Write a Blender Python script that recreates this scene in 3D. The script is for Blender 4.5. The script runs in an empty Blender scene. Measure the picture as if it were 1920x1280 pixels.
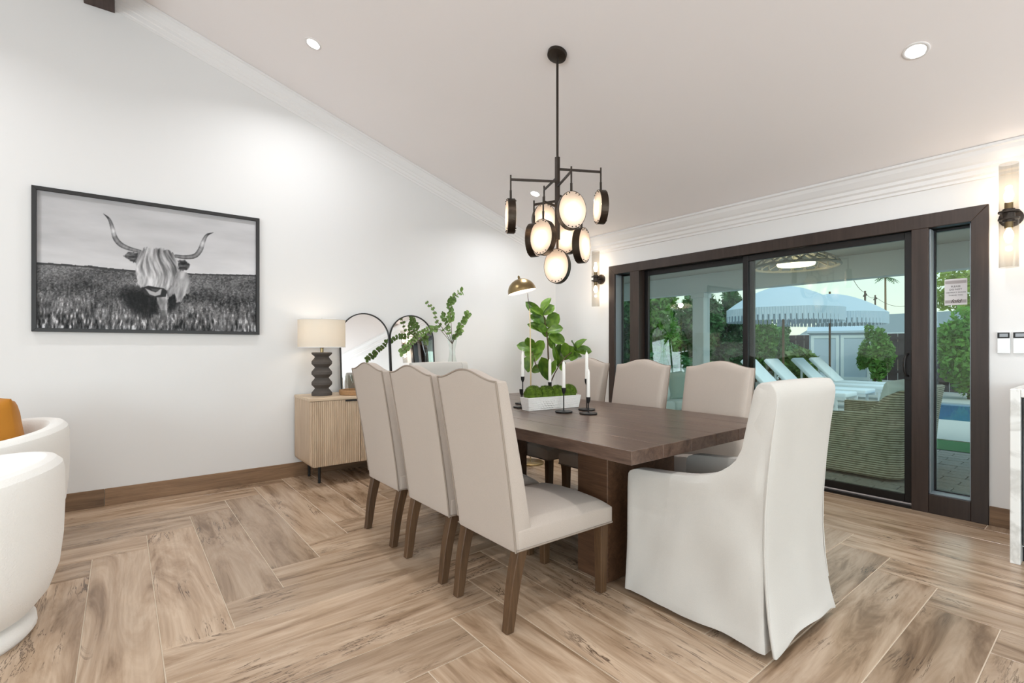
import bpy, bmesh, math, random
import numpy as np
from mathutils import Matrix, Vector, noise as mnoise

sc = bpy.context.scene
col = sc.collection
PI = math.pi
R = math.radians

# ------------------------------------------------------------------ camera
CAM_F, CAM_H, HORIZON, YAW = 921.0, 1.2, 651.0, R(51.52)
cam = bpy.data.cameras.new('camera')
cam.sensor_width = 36.0
cam.lens = 36.0 * CAM_F / 1920.0
cam.shift_y = (HORIZON - 640.0) / 1920.0
cam.clip_start = 0.05
cam.clip_end = 400
cam_o = bpy.data.objects.new('camera', cam)
cam_o.location = (0, 0, CAM_H)
cam_o.rotation_euler = (PI / 2, 0, YAW - PI / 2)
col.objects.link(cam_o)
sc.camera = cam_o

# ------------------------------------------------------------------ colour management, world, large lights
sc.view_settings.view_transform = 'Standard'
sc.view_settings.look = 'None'
sc.view_settings.gamma = 1.0
sc.view_settings.use_curve_mapping = False
sc.view_settings.exposure = 0.28
sc.cycles.use_denoising = True
sc.cycles.max_bounces = 9
sc.cycles.diffuse_bounces = 5
sc.cycles.transparent_max_bounces = 24
sc.cycles.sample_clamp_indirect = 6.0
sc.cycles.caustics_reflective = False
sc.cycles.caustics_refractive = False


def lin(h):
    h = h.lstrip('#')
    out = []
    for i in (0, 2, 4):
        c = int(h[i:i + 2], 16) / 255.0
        out.append(c / 12.92 if c <= 0.04045 else ((c + 0.055) / 1.055) ** 2.4)
    return (out[0], out[1], out[2], 1.0)


world = bpy.data.worlds.new('evening_sky')
sc.world = world
world.use_nodes = True
wn = world.node_tree
wn.nodes.clear()
wo = wn.nodes.new('ShaderNodeOutputWorld')
wb = wn.nodes.new('ShaderNodeBackground')
wt = wn.nodes.new('ShaderNodeTexCoord')
ws = wn.nodes.new('ShaderNodeSeparateXYZ')
wr = wn.nodes.new('ShaderNodeValToRGB')
wr.color_ramp.elements[0].position = 0.0
wr.color_ramp.elements[0].color = lin('#EFF2DC')
wr.color_ramp.elements[1].position = 0.5
wr.color_ramp.elements[1].color = lin('#B9D8EE')
e = wr.color_ramp.elements.new(0.14)
e.color = lin('#DDEFE8')
wn.links.new(wt.outputs['Generated'], ws.inputs[0])
wn.links.new(ws.outputs['Z'], wr.inputs[0])
wn.links.new(wr.outputs[0], wb.inputs['Color'])
wb.inputs['Strength'].default_value = 1.2
wn.links.new(wb.outputs[0], wo.inputs['Surface'])

X_DOOR, Y_PIC, X_OPP, Y_BACK = 4.6, 4.84, -4.86, -4.5
X_RIDGE, SLOPE, Z_LOW = -0.13, 0.314, 2.515


def area_light(name, loc, rot, sx, sy, power, color):
    l = bpy.data.lights.new(name, 'AREA')
    l.shape = 'RECTANGLE'
    l.size, l.size_y = sx, sy
    l.energy = power
    l.color = color
    o = bpy.data.objects.new(name, l)
    o.location = loc
    o.rotation_euler = rot
    col.objects.link(o)
    return o


# fill lamps added just inside the two unseen windows, standing in for daylight
area_light('window_daylight_behind', (0.6, Y_BACK + 0.05, 1.45), (R(90), 0, 0), 6.6, 2.1, 172, (0.80, 0.91, 1.0))
area_light('window_daylight_opposite', (X_OPP + 0.05, -0.8, 1.45), (R(90), 0, R(-90)), 5.2, 1.9, 165, (0.80, 0.91, 1.0))
DOWNLIGHT_W = 12.0
# soft sun added to brighten the garden from over the house roof
sun = bpy.data.lights.new('hazy_sun', 'SUN')
sun.energy = 0.9
sun.angle = R(25)
sun.color = (1.0, 0.95, 0.86)
sun_o = bpy.data.objects.new('hazy_sun', sun)
sun_o.rotation_euler = (R(42), 0, R(-32))
col.objects.link(sun_o)

# ------------------------------------------------------------------ pixel helpers (photograph frame 1920 x 1280)
CA, SA = math.cos(YAW), math.sin(YAW)


def ray(u, v):
    r = (u - 960) / CAM_F
    return np.array([CA + r * SA, SA - r * CA, (HORIZON - v) / CAM_F])


def at_z(u, v, z):
    d = ray(u, v)
    return Vector(d * ((z - CAM_H) / d[2])) + Vector((0, 0, CAM_H))


def at_y(u, v, y):
    d = ray(u, v)
    return Vector(d * (y / d[1])) + Vector((0, 0, CAM_H))


def at_x(u, v, x):
    d = ray(u, v)
    return Vector(d * (x / d[0])) + Vector((0, 0, CAM_H))


def at_d(u, v, d):
    return Vector(ray(u, v) * d) + Vector((0, 0, CAM_H))


def ceil_z(x):
    return Z_LOW + SLOPE * (X_DOOR - x) if x > X_RIDGE else Z_LOW + SLOPE * (X_DOOR - X_RIDGE) - SLOPE * (X_RIDGE - x)


# ------------------------------------------------------------------ material helpers
def new_mat(name):
    m = bpy.data.materials.new(name)
    m.use_nodes = True
    nt = m.node_tree
    b = nt.nodes.get('Principled BSDF')
    return m, nt, b


def N(nt, typ, **kw):
    n = nt.nodes.new(typ)
    for k, v in kw.items():
        setattr(n, k, v)
    return n


def ramp(nt, stops):
    n = nt.nodes.new('ShaderNodeValToRGB')
    el = n.color_ramp.elements
    el[0].position, el[0].color = stops[0][0], lin(stops[0][1])
    el[1].position, el[1].color = stops[-1][0], lin(stops[-1][1])
    for p, c in stops[1:-1]:
        x = el.new(p)
        x.color = lin(c)
    return n


def plain(name, c, rough=0.5, metal=0.0, spec=0.5, bump=0.0, bscale=80.0, var=0.0, sheen=0.0):
    """one colour with fine noise variation and fine relief"""
    m, nt, b = new_mat(name)
    b.inputs['Base Color'].default_value = lin(c)
    b.inputs['Roughness'].default_value = rough
    b.inputs['Metallic'].default_value = metal
    b.inputs['Specular IOR Level'].default_value = spec
    if sheen:
        b.inputs['Sheen Weight'].default_value = sheen
    tc = N(nt, 'ShaderNodeTexCoord')
    no = N(nt, 'ShaderNodeTexNoise')
    no.inputs['Scale'].default_value = bscale
    no.inputs['Detail'].default_value = 3
    nt.links.new(tc.outputs['Object'], no.inputs['Vector'])
    if var:
        mx = N(nt, 'ShaderNodeMix', data_type='RGBA', blend_type='MULTIPLY')
        mx.inputs[0].default_value = var
        mx.inputs[6].default_value = lin(c)
        nt.links.new(no.outputs['Color'], mx.inputs[7])
        hs = N(nt, 'ShaderNodeHueSaturation')
        hs.inputs['Saturation'].default_value = 0.0
        hs.inputs['Value'].default_value = 1.6
        nt.links.new(no.outputs['Color'], hs.inputs['Color'])
        nt.links.new(hs.outputs[0], mx.inputs[7])
        nt.links.new(mx.outputs[2], b.inputs['Base Color'])
    if bump:
        bp = N(nt, 'ShaderNodeBump')
        bp.inputs['Strength'].default_value = bump
        bp.inputs['Distance'].default_value = 0.002
        nt.links.new(no.outputs['Fac'], bp.inputs['Height'])
        nt.links.new(bp.outputs[0], b.inputs['Normal'])
    return m


def woodmat(name, stops, axis=0, scale=1.0, rough=0.4, spec=0.4, rnd=True, stretch=9.0, knots=None, bump=0.15, distort=1.2, fine=0.55):
    """grain that runs along one local axis; each piece takes its own stretch of grain"""
    m, nt, b = new_mat(name)
    tc = N(nt, 'ShaderNodeTexCoord')
    oi = N(nt, 'ShaderNodeObjectInfo')
    add = N(nt, 'ShaderNodeVectorMath', operation='MULTIPLY_ADD')
    if rnd:
        cx = N(nt, 'ShaderNodeCombineXYZ')
        for i in range(3):
            mu = N(nt, 'ShaderNodeMath', operation='MULTIPLY')
            mu.inputs[1].default_value = (37.0, 91.0, 53.0)[i]
            nt.links.new(oi.outputs['Random'], mu.inputs[0])
            nt.links.new(mu.outputs[0], cx.inputs[i])
        nt.links.new(cx.outputs[0], add.inputs[2])
    add.inputs[1].default_value = (1, 1, 1)
    nt.links.new(tc.outputs['Object'], add.inputs[0])
    mp = N(nt, 'ShaderNodeMapping')
    s = [stretch * scale] * 3
    s[axis] = 1.0 * scale
    mp.inputs['Scale'].default_value = s
    nt.links.new(add.outputs[0], mp.inputs['Vector'])
    n1 = N(nt, 'ShaderNodeTexNoise')
    n1.inputs['Scale'].default_value = 1.0
    n1.inputs['Detail'].default_value = 5
    n1.inputs['Roughness'].default_value = 0.62
    n1.inputs['Distortion'].default_value = distort
    nt.links.new(mp.outputs[0], n1.inputs['Vector'])
    r1 = ramp(nt, stops)
    nt.links.new(n1.outputs['Fac'], r1.inputs[0])
    out = r1.outputs[0]
    # fine streaks
    mp2 = N(nt, 'ShaderNodeMapping')
    s2 = [70 * scale] * 3
    s2[axis] = 2.2 * scale
    mp2.inputs['Scale'].default_value = s2
    nt.links.new(add.outputs[0], mp2.inputs['Vector'])
    n2 = N(nt, 'ShaderNodeTexNoise')
    n2.inputs['Scale'].default_value = 1.0
    n2.inputs['Detail'].default_value = 3
    nt.links.new(mp2.outputs[0], n2.inputs['Vector'])
    r2 = ramp(nt, [(0.3, '#C9C4BE'), (0.62, '#FFFFFF')])
    nt.links.new(n2.outputs['Fac'], r2.inputs[0])
    mx = N(nt, 'ShaderNodeMix', data_type='RGBA', blend_type='MULTIPLY')
    mx.inputs[0].default_value = fine
    nt.links.new(out, mx.inputs[6])
    nt.links.new(r2.outputs[0], mx.inputs[7])
    out = mx.outputs[2]
    if knots:
        # dark mineral streaks and cracks
        mp3 = N(nt, 'ShaderNodeMapping')
        s3 = [7.5] * 3
        s3[axis] = 0.9
        mp3.inputs['Scale'].default_value = s3
        nt.links.new(add.outputs[0], mp3.inputs['Vector'])
        n3 = N(nt, 'ShaderNodeTexNoise')
        n3.inputs['Scale'].default_value = 1.0
        n3.inputs['Detail'].default_value = 6
        n3.inputs['Roughness'].default_value = 0.7
        n3.inputs['Distortion'].default_value = 0.7
        nt.links.new(mp3.outputs[0], n3.inputs['Vector'])
        r3 = ramp(nt, [(0.485, '#000000'), (0.5, '#FFFFFF'), (0.515, '#000000')])
        nt.links.new(n3.outputs['Fac'], r3.inputs[0])
        n4 = N(nt, 'ShaderNodeTexNoise')
        n4.inputs['Scale'].default_value = 2.3
        nt.links.new(add.outputs[0], n4.inputs['Vector'])
        r4 = ramp(nt, [(0.5, '#000000'), (0.62, '#FFFFFF')])
        nt.links.new(n4.outputs['Fac'], r4.inputs[0])
        ml = N(nt, 'ShaderNodeMath', operation='MULTIPLY')
        nt.links.new(r3.outputs[0], ml.inputs[0])
        nt.links.new(r4.outputs[0], ml.inputs[1])
        mx2 = N(nt, 'ShaderNodeMix', data_type='RGBA')
        nt.links.new(ml.outputs[0], mx2.inputs[0])
        nt.links.new(out, mx2.inputs[6])
        mx2.inputs[7].default_value = lin(knots)
        out = mx2.outputs[2]
    if rnd:
        hs = N(nt, 'ShaderNodeHueSaturation')
        mr = N(nt, 'ShaderNodeMapRange')
        mr.inputs['To Min'].default_value = 0.82
        mr.inputs['To Max'].default_value = 1.14
        nt.links.new(oi.outputs['Random'], mr.inputs['Value'])
        nt.links.new(mr.outputs[0], hs.inputs['Value'])
        nt.links.new(out, hs.inputs['Color'])
        out = hs.outputs[0]
    nt.links.new(out, b.inputs['Base Color'])
    b.inputs['Roughness'].default_value = rough
    b.inputs['Specular IOR Level'].default_value = spec
    if bump:
        bp = N(nt, 'ShaderNodeBump')
        bp.inputs['Strength'].default_value = bump
        bp.inputs['Distance'].default_value = 0.002
        nt.links.new(n2.outputs['Fac'], bp.inputs['Height'])
        nt.links.new(bp.outputs[0], b.inputs['Normal'])
    return m


def emitmat(name, c, strength):
    m, nt, b = new_mat(name)
    b.inputs['Base Color'].default_value = lin(c)
    b.inputs['Emission Color'].default_value = lin(c)
    b.inputs['Emission Strength'].default_value = strength
    return m


def glassmat(name, tint, ior=1.5, rough=0.0):
    """thin sheet glass: tinted see-through plus Fresnel mirror"""
    m = bpy.data.materials.new(name)
    m.use_nodes = True
    nt = m.node_tree
    nt.nodes.clear()
    o = N(nt, 'ShaderNodeOutputMaterial')
    t = N(nt, 'ShaderNodeBsdfTransparent')
    t.inputs[0].default_value = lin(tint)
    g = N(nt, 'ShaderNodeBsdfGlossy')
    g.inputs['Roughness'].default_value = rough
    lw = N(nt, 'ShaderNodeLayerWeight')
    pw = N(nt, 'ShaderNodeMath', operation='POWER')
    pw.inputs[1].default_value = 4.0
    nt.links.new(lw.outputs['Facing'], pw.inputs[0])
    f = N(nt, 'ShaderNodeMath', operation='MULTIPLY_ADD')
    f.inputs[1].default_value = 0.7
    f.inputs[2].default_value = ((ior - 1) / (ior + 1)) ** 2
    f.use_clamp = True
    nt.links.new(pw.outputs[0], f.inputs[0])
    x = N(nt, 'ShaderNodeMixShader')
    nt.links.new(f.outputs[0], x.inputs[0])
    nt.links.new(t.outputs[0], x.inputs[1])
    nt.links.new(g.outputs[0], x.inputs[2])
    nt.links.new(x.outputs[0], o.inputs['Surface'])
    return m


def translucent(name, c, frac=0.6, rough=0.6, bump=0.0, bscale=40):
    m = bpy.data.materials.new(name)
    m.use_nodes = True
    nt = m.node_tree
    nt.nodes.clear()
    o = N(nt, 'ShaderNodeOutputMaterial')
    d = N(nt, 'ShaderNodeBsdfPrincipled')
    d.inputs['Base Color'].default_value = lin(c)
    d.inputs['Roughness'].default_value = rough
    t = N(nt, 'ShaderNodeBsdfTranslucent')
    t.inputs[0].default_value = lin(c)
    x = N(nt, 'ShaderNodeMixShader')
    x.inputs[0].default_value = frac
    nt.links.new(d.outputs[0], x.inputs[1])
    nt.links.new(t.outputs[0], x.inputs[2])
    nt.links.new(x.outputs[0], o.inputs['Surface'])
    if bump:
        tc = N(nt, 'ShaderNodeTexCoord')
        no = N(nt, 'ShaderNodeTexNoise')
        no.inputs['Scale'].default_value = bscale
        nt.links.new(tc.outputs['Object'], no.inputs['Vector'])
        bp = N(nt, 'ShaderNodeBump')
        bp.inputs['Strength'].default_value = bump
        nt.links.new(no.outputs['Fac'], bp.inputs['Height'])
        nt.links.new(bp.outputs[0], d.inputs['Normal'])
    return m


def weave(name, c1, c2, scale, rough=0.6):
    m, nt, b = new_mat(name)
    tc = N(nt, 'ShaderNodeTexCoord')
    w1 = N(nt, 'ShaderNodeTexWave', bands_direction='Z')
    w1.inputs['Scale'].default_value = scale
    w1.inputs['Distortion'].default_value = 0.4
    w2 = N(nt, 'ShaderNodeTexNoise')
    w2.inputs['Scale'].default_value = scale * 1.6
    nt.links.new(tc.outputs['Object'], w1.inputs['Vector'])
    nt.links.new(tc.outputs['Object'], w2.inputs['Vector'])
    mu = N(nt, 'ShaderNodeMath', operation='MULTIPLY')
    nt.links.new(w1.outputs['Fac'], mu.inputs[0])
    nt.links.new(w2.outputs['Fac'], mu.inputs[1])
    r = ramp(nt, [(0.05, c2), (0.42, c1)])
    nt.links.new(mu.outputs[0], r.inputs[0])
    nt.links.new(r.outputs[0], b.inputs['Base Color'])
    b.inputs['Roughness'].default_value = rough
    bp = N(nt, 'ShaderNodeBump')
    bp.inputs['Strength'].default_value = 0.6
    bp.inputs['Distance'].default_value = 0.006
    nt.links.new(mu.outputs[0], bp.inputs['Height'])
    nt.links.new(bp.outputs[0], b.inputs['Normal'])
    return m


def leafmat(name, c1, c2, scale=6, rough=0.45, trans=0.25):
    m, nt, b = new_mat(name)
    oi = N(nt, 'ShaderNodeObjectInfo')
    tc = N(nt, 'ShaderNodeTexCoord')
    no = N(nt, 'ShaderNodeTexNoise')
    no.inputs['Scale'].default_value = scale
    nt.links.new(tc.outputs['Object'], no.inputs['Vector'])
    ad = N(nt, 'ShaderNodeMath', operation='MULTIPLY_ADD')
    ad.inputs[1].default_value = 0.35
    nt.links.new(oi.outputs['Random'], ad.inputs[0])
    nt.links.new(no.outputs['Fac'], ad.inputs[2])
    r = ramp(nt, [(0.35, c1), (0.95, c2)])
    nt.links.new(ad.outputs[0], r.inputs[0])
    nt.links.new(r.outputs[0], b.inputs['Base Color'])
    b.inputs['Roughness'].default_value = rough
    nt_out = nt.nodes.get('Material Output')
    t = N(nt, 'ShaderNodeBsdfTranslucent')
    nt.links.new(r.outputs[0], t.inputs[0])
    x = N(nt, 'ShaderNodeMixShader')
    x.inputs[0].default_value = trans
    nt.links.new(b.outputs[0], x.inputs[1])
    nt.links.new(t.outputs[0], x.inputs[2])
    nt.links.new(x.outputs[0], nt_out.inputs['Surface'])
    return m


def marblemat(name):
    m, nt, b = new_mat(name)
    tc = N(nt, 'ShaderNodeTexCoord')
    no = N(nt, 'ShaderNodeTexNoise')
    no.inputs['Scale'].default_value = 3.0
    no.inputs['Detail'].default_value = 8
    no.inputs['Distortion'].default_value = 2.0
    nt.links.new(tc.outputs['Object'], no.inputs['Vector'])
    r = ramp(nt, [(0.40, '#E4E3DF'), (0.5, '#CBC9C4'), (0.56, '#E6E5E1')])
    nt.links.new(no.outputs['Fac'], r.inputs[0])
    nt.links.new(r.outputs[0], b.inputs['Base Color'])
    b.inputs['Roughness'].default_value = 0.25
    return m


MAT = {}
MAT['wall'] = plain('wall_paint', '#DFDDDB', 0.75, spec=0.2, bump=0.04, bscale=120)
MAT['ceiling'] = plain('ceiling_paint', '#F3EEED', 0.8, spec=0.2, bump=0.04, bscale=90)
MAT['trim_white'] = plain('white_moulding_paint', '#E5E2E0', 0.55, spec=0.3)
MAT['beam'] = woodmat('dark_beam_wood', [(0.3, '#3A2E2B'), (0.7, '#54453F')], axis=1, rough=0.6)
MAT['grout'] = plain('pale_grout', '#D2C3AF', 0.85, bump=0.1)
MAT['tile'] = woodmat('wood_look_tile', [(0.2, '#5F4935'), (0.36, '#8E745C'), (0.47, '#AA9077'), (0.62, '#C0A890'), (0.8, '#A68D75')],
                      axis=0, scale=1.15, rough=0.27, spec=0.55, stretch=6.0, knots='#4E3C2E', bump=0.06, distort=1.4, fine=0.3)
MAT['basetile'] = woodmat('brown_base_tile', [(0.28, '#6E5540'), (0.5, '#8A6C51'), (0.72, '#9A7C60')], axis=0, scale=1.5, rough=0.45, stretch=7)
MAT['door_wood'] = woodmat('dark_door_paint', [(0.3, '#30251F'), (0.7, '#3D302A')], axis=2, rough=0.42, rnd=False, bump=0.1)
MAT['black_metal'] = plain('black_aluminium', '#121010', 0.35, metal=0.0, spec=0.4)
MAT['alu'] = plain('grey_blue_aluminium', '#8B949B', 0.35, spec=0.6)  # blue sky light on the side light reveals, put into the lining colour
MAT['jamb'] = plain('brown_jamb_paint', '#4A4442', 0.35, spec=0.6)
MAT['glass'] = glassmat('door_glass', '#EFF8F5', 1.6)
MAT['clear_glass'] = glassmat('clear_glass', '#F6FAF8', 1.35)
MAT['tube_glass'] = glassmat('smoky_tube_glass', '#E2E0DC', 1.45)
MAT['fabric'] = plain('taupe_linen', '#B5A89D', 0.9, spec=0.15, bump=0.25, bscale=420, var=0.25, sheen=0.15)
MAT['piping'] = plain('taupe_piping', '#93867A', 0.85, spec=0.15)
MAT['slip'] = plain('ivory_cotton', '#C4BFB8', 0.9, spec=0.15, bump=0.2, bscale=300, var=0.12, sheen=0.1)
MAT['leg'] = woodmat('walnut_leg_wood', [(0.3, '#49331F'), (0.7, '#664B33')], axis=2, scale=2.0, rough=0.45)
MAT['table'] = woodmat('dark_oak_table', [(0.28, '#43322A'), (0.5, '#5C483D'), (0.74, '#6E594C')], axis=1, scale=2.2, rough=0.3, spec=0.5, rnd=False, stretch=10, bump=0.35)
MAT['table_side'] = woodmat('dark_oak_edge', [(0.28, '#4A3222'), (0.72, '#6B4C36')], axis=1, scale=2.2, rough=0.45, rnd=False, stretch=12)
MAT['cab'] = woodmat('pale_ash_veneer', [(0.3, '#B9A087'), (0.55, '#C6AE94'), (0.75, '#CDB79D')], axis=2, scale=1.6, rough=0.5, rnd=False, stretch=9)
MAT['cab_top'] = woodmat('pale_ash_top', [(0.3, '#C8AE92'), (0.7, '#DCC7AC')], axis=0, scale=1.6, rough=0.45, rnd=False, stretch=9)
MAT['black'] = plain('matte_black', '#171514', 0.5, spec=0.4)
MAT['ceramic'] = plain('charcoal_ceramic', '#4C4540', 0.75, bump=0.3, bscale=60, var=0.3)
MAT['shade'] = translucent('linen_shade', '#EFE9DF', 0.45, 0.9)
MAT['brass'] = plain('aged_brass', '#94805C', 0.3, metal=1.0)
MAT['pole_brass'] = plain('satin_brass_pole', '#CDB58E', 0.35, metal=0.6)
MAT['dark_bronze'] = plain('dark_bronze', '#3A322C', 0.4, metal=0.7, bump=0.5, bscale=120)
MAT['disc_rim'] = plain('hammered_bronze', '#3D332A', 0.35, metal=0.85, bump=1.0, bscale=70)
MAT['disc_glass'] = translucent('frosted_disc_glass', '#FBEFE4', 0.75, 0.15, bump=0.6, bscale=22)
MAT['bulb'] = emitmat('warm_bulb', '#FFE2BC', 22.0)
MAT['down_lens'] = emitmat('downlight_lens', '#FFFAF4', 9.0)
MAT['mirror'] = plain('mirror_silver', '#EFEFEF', 0.02, metal=1.0)
MAT['frame_black'] = plain('black_frame', '#1C1816', 0.45)
MAT['boucle'] = plain('white_boucle', '#EBE8E3', 0.95, spec=0.1, bump=0.9, bscale=160, sheen=0.3)
MAT['ochre'] = plain('ochre_velvet', '#B0742A', 0.9, spec=0.1, bump=0.4, bscale=140, sheen=0.2)
MAT['marble'] = marblemat('white_marble')
MAT['bar_dark'] = plain('dark_glass_front', '#1B1E1E', 0.12, spec=0.6)
MAT['plastic'] = plain('white_plastic', '#E7E8E8', 0.45)
MAT['lcd'] = plain('grey_lcd', '#8E9296', 0.3)
MAT['paper'] = plain('paper', '#D9D4D3', 0.8)
MAT['ink'] = plain('black_ink', '#2A2522', 0.8)
MAT['tape'] = plain('grey_tape', '#A79E9B', 0.6)
MAT['candle'] = translucent('white_wax', '#F7F4EE', 0.2, 0.4)
MAT['planter'] = plain('white_stoneware', '#ECEAE6', 0.6, bump=1.0, bscale=140)
MAT['moss'] = leafmat('green_moss', '#2E410C', '#65811F', 26, 0.95, 0.0)
MAT['fig'] = leafmat('fig_leaf', '#2A4D12', '#6C902E', 3.5, 0.38, 0.2)
MAT['euca'] = leafmat('eucalyptus_leaf', '#4D6B33', '#7C9A4E', 5, 0.5, 0.2)
MAT['bark'] = plain('brown_bark', '#5B4936', 0.85, bump=0.5)
MAT['pot'] = weave('woven_basket', '#B89A72', '#7A6244', 60)
MAT['rattan'] = weave('rattan_tray', '#C59A6C', '#8A6440', 90)
MAT['wicker'] = weave('wicker', '#D6CCB6', '#7E735D', 15)
MAT['cushion'] = plain('outdoor_cushion', '#E3EAEA', 0.9, spec=0.1, bump=0.2, bscale=200)
MAT['cushion_grey'] = plain('pale_green_cushion', '#B9C9C2', 0.9, spec=0.1, bump=0.2, bscale=200)
MAT['ext_white'] = plain('white_stucco', '#E4E8EA', 0.85, bump=0.3, bscale=60)
MAT['ext_ceiling'] = plain('patio_ceiling_paint', '#CFC9C2', 0.85)
MAT['paver'] = plain('grey_paver', '#A39C96', 0.85, bump=0.6, bscale=45, var=0.5)
MAT['deck'] = plain('pale_concrete', '#CFCBC3', 0.85, bump=0.3, var=0.2)
MAT['turf'] = plain('green_turf', '#3F7A45', 0.95, bump=0.8, bscale=200, var=0.6)
MAT['water'] = plain('pool_water', '#4E8BB5', 0.08, spec=0.6, bump=0.3, bscale=6)
MAT['fence'] = plain('dark_fence', '#3A3337', 0.8, var=0.4, bscale=8)
MAT['hedge'] = leafmat('hedge_leaf', '#1E4A2A', '#5E9450', 1.6, 0.5, 0.25)
MAT['hedge2'] = leafmat('bright_shrub_leaf', '#35722F', '#86B84E', 1.6, 0.5, 0.3)
MAT['hedge3'] = leafmat('yellow_green_leaf', '#6C8C2C', '#B7C85A', 1.6, 0.5, 0.35)
MAT['lounger'] = plain('white_sling', '#EDF2F4', 0.8)
MAT['umb'] = plain('white_canvas', '#C4D0DA', 0.85)
MAT['umb_pole'] = woodmat('teak_pole', [(0.3, '#6E5038'), (0.7, '#8E6B4C')], axis=2, rough=0.5)
MAT['shed'] = plain('pale_blue_paint', '#C6D2DF', 0.7)
MAT['roof'] = plain('grey_shingle', '#8C9497', 0.9, bump=0.5, bscale=30)
MAT['stucco_tan'] = plain('tan_stucco', '#C9B79C', 0.9)
MAT['utility'] = plain('weathered_timber', '#5B4A40', 0.9)
MAT['sand_tree'] = plain('palm_trunk', '#8A6E54', 0.9)
MAT['lattice'] = plain('woven_grey_lattice', '#A9A79F', 0.7)


# ------------------------------------------------------------------ mesh helpers
class M:
    def __init__(self):
        self.v, self.f, self.mi = [], [], []

    def add(self, vs, fs, mi=0):
        o = len(self.v)
        self.v += [tuple(p) for p in vs]
        self.f += [tuple(i + o for i in q) for q in fs]
        self.mi += [mi] * len(fs)
        return self

    def box(self, x0, x1, y0, y1, z0, z1, mi=0):
        vs = [(x0, y0, z0), (x1, y0, z0), (x1, y1, z0), (x0, y1, z0), (x0, y0, z1), (x1, y0, z1), (x1, y1, z1), (x0, y1, z1)]
        return self.add(vs, [(0, 3, 2, 1), (4, 5, 6, 7), (0, 1, 5, 4), (1, 2, 6, 5), (2, 3, 7, 6), (3, 0, 4, 7)], mi)

    def prism(self, poly, a0, a1, axis=0, mi=0):
        """polygon in the two other axes, extruded along axis"""
        def p3(p, a):
            if axis == 0:
                return (a, p[0], p[1])
            if axis == 1:
                return (p[0], a, p[1])
            return (p[0], p[1], a)
        n = len(poly)
        vs = [p3(p, a0) for p in poly] + [p3(p, a1) for p in poly]
        fs = [tuple(range(n - 1, -1, -1)), tuple(range(n, 2 * n))]
        fs += [(i, (i + 1) % n, n + (i + 1) % n, n + i) for i in range(n)]
        return self.add(vs, fs, mi)

    def tube(self, pts, r, n=8, mi=0, closed=False, flat=None):
        pts = [Vector(p) for p in pts]
        k = len(pts)
        rs = [r] * k if not hasattr(r, '__len__') else list(r)
        vs, fs = [], []
        up = None
        for i, p in enumerate(pts):
            if closed:
                t = pts[(i + 1) % k] - pts[i - 1]
            else:
                t = (pts[min(i + 1, k - 1)] - pts[max(i - 1, 0)])
            t.normalize()
            if up is None:
                a = Vector((0, 0, 1)) if abs(t.z) < 0.9 else Vector((1, 0, 0))
                up = (a - t * a.dot(t)).normalized()
            else:
                up = (up - t * up.dot(t)).normalized()
            s = t.cross(up)
            for j in range(n):
                an = 2 * PI * (j + 0.5) / n
                vs.append(p + (up * math.cos(an) + s * math.sin(an)) * rs[i])
        for i in range(k if closed else k - 1):
            for j in range(n):
                a, b2 = i * n + j, i * n + (j + 1) % n
                c, d = ((i + 1) % k) * n + (j + 1) % n, ((i + 1) % k) * n + j
                fs.append((a, b2, c, d))
        if not closed:
            fs.append(tuple(range(n - 1, -1, -1)))
            fs.append(tuple(range((k - 1) * n, k * n)))
        return self.add(vs, fs, mi)

    def lathe(self, prof, c=(0, 0, 0), n=28, mi=0, mat=None, cap=True):
        vs, fs = [], []
        for (r, z) in prof:
            for j in range(n):
                a = 2 * PI * j / n
                p = Vector((r * math.cos(a), r * math.sin(a), z))
                if mat is not None:
                    p = mat @ p
                vs.append(p + Vector(c))
        k = len(prof)
        for i in range(k - 1):
            for j in range(n):
                fs.append((i * n + j, i * n + (j + 1) % n, (i + 1) * n + (j + 1) % n, (i + 1) * n + j))
        if cap:
            fs.append(tuple(range(n - 1, -1, -1)))
            fs.append(tuple(range((k - 1) * n, k * n)))
        return self.add(vs, fs, mi)

    def sphere(self, c, r, nu=20, nv=12, mi=0, disp=None):
        if not hasattr(r, '__len__'):
            r = (r, r, r)
        vs, fs = [], []
        for i in range(nv + 1):
            th = PI * i / nv
            for j in range(nu):
                ph = 2 * PI * j / nu
                d = Vector((math.sin(th) * math.cos(ph), math.sin(th) * math.sin(ph), math.cos(th)))
                k = 1.0 + (disp(d) if disp else 0.0)
                vs.append((c[0] + r[0] * d.x * k, c[1] + r[1] * d.y * k, c[2] + r[2] * d.z * k))
        for i in range(nv):
            for j in range(nu):
                fs.append((i * nu + j, (i + 1) * nu + j, (i + 1) * nu + (j + 1) % nu, i * nu + (j + 1) % nu))
        return self.add(vs, fs, mi)

    def solid(self, F, B, mi=0):
        """two (n, m, 3) point sheets joined round their rims"""
        n, m = len(F), len(F[0])
        vs = [p for row in F for p in row] + [p for row in B for p in row]
        o = n * m
        fs = []
        for i in range(n - 1):
            for j in range(m - 1):
                a = i * m + j
                fs.append((a, a + 1, a + m + 1, a + m))
                fs.append((o + a, o + a + m, o + a + m + 1, o + a + 1))
        for j in range(m - 1):
            fs.append((j, o + j, o + j + 1, j + 1))
            a = (n - 1) * m + j
            fs.append((a, a + 1, o + a + 1, o + a))
        for i in range(n - 1):
            a = i * m
            fs.append((a, a + m, o + a + m, o + a))
            a = i * m + m - 1
            fs.append((a, o + a, o + a + m, a + m))
        return self.add(vs, fs, mi)

    def xf(self, mat):
        self.v = [tuple(mat @ Vector(p)) for p in self.v]
        return self

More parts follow.
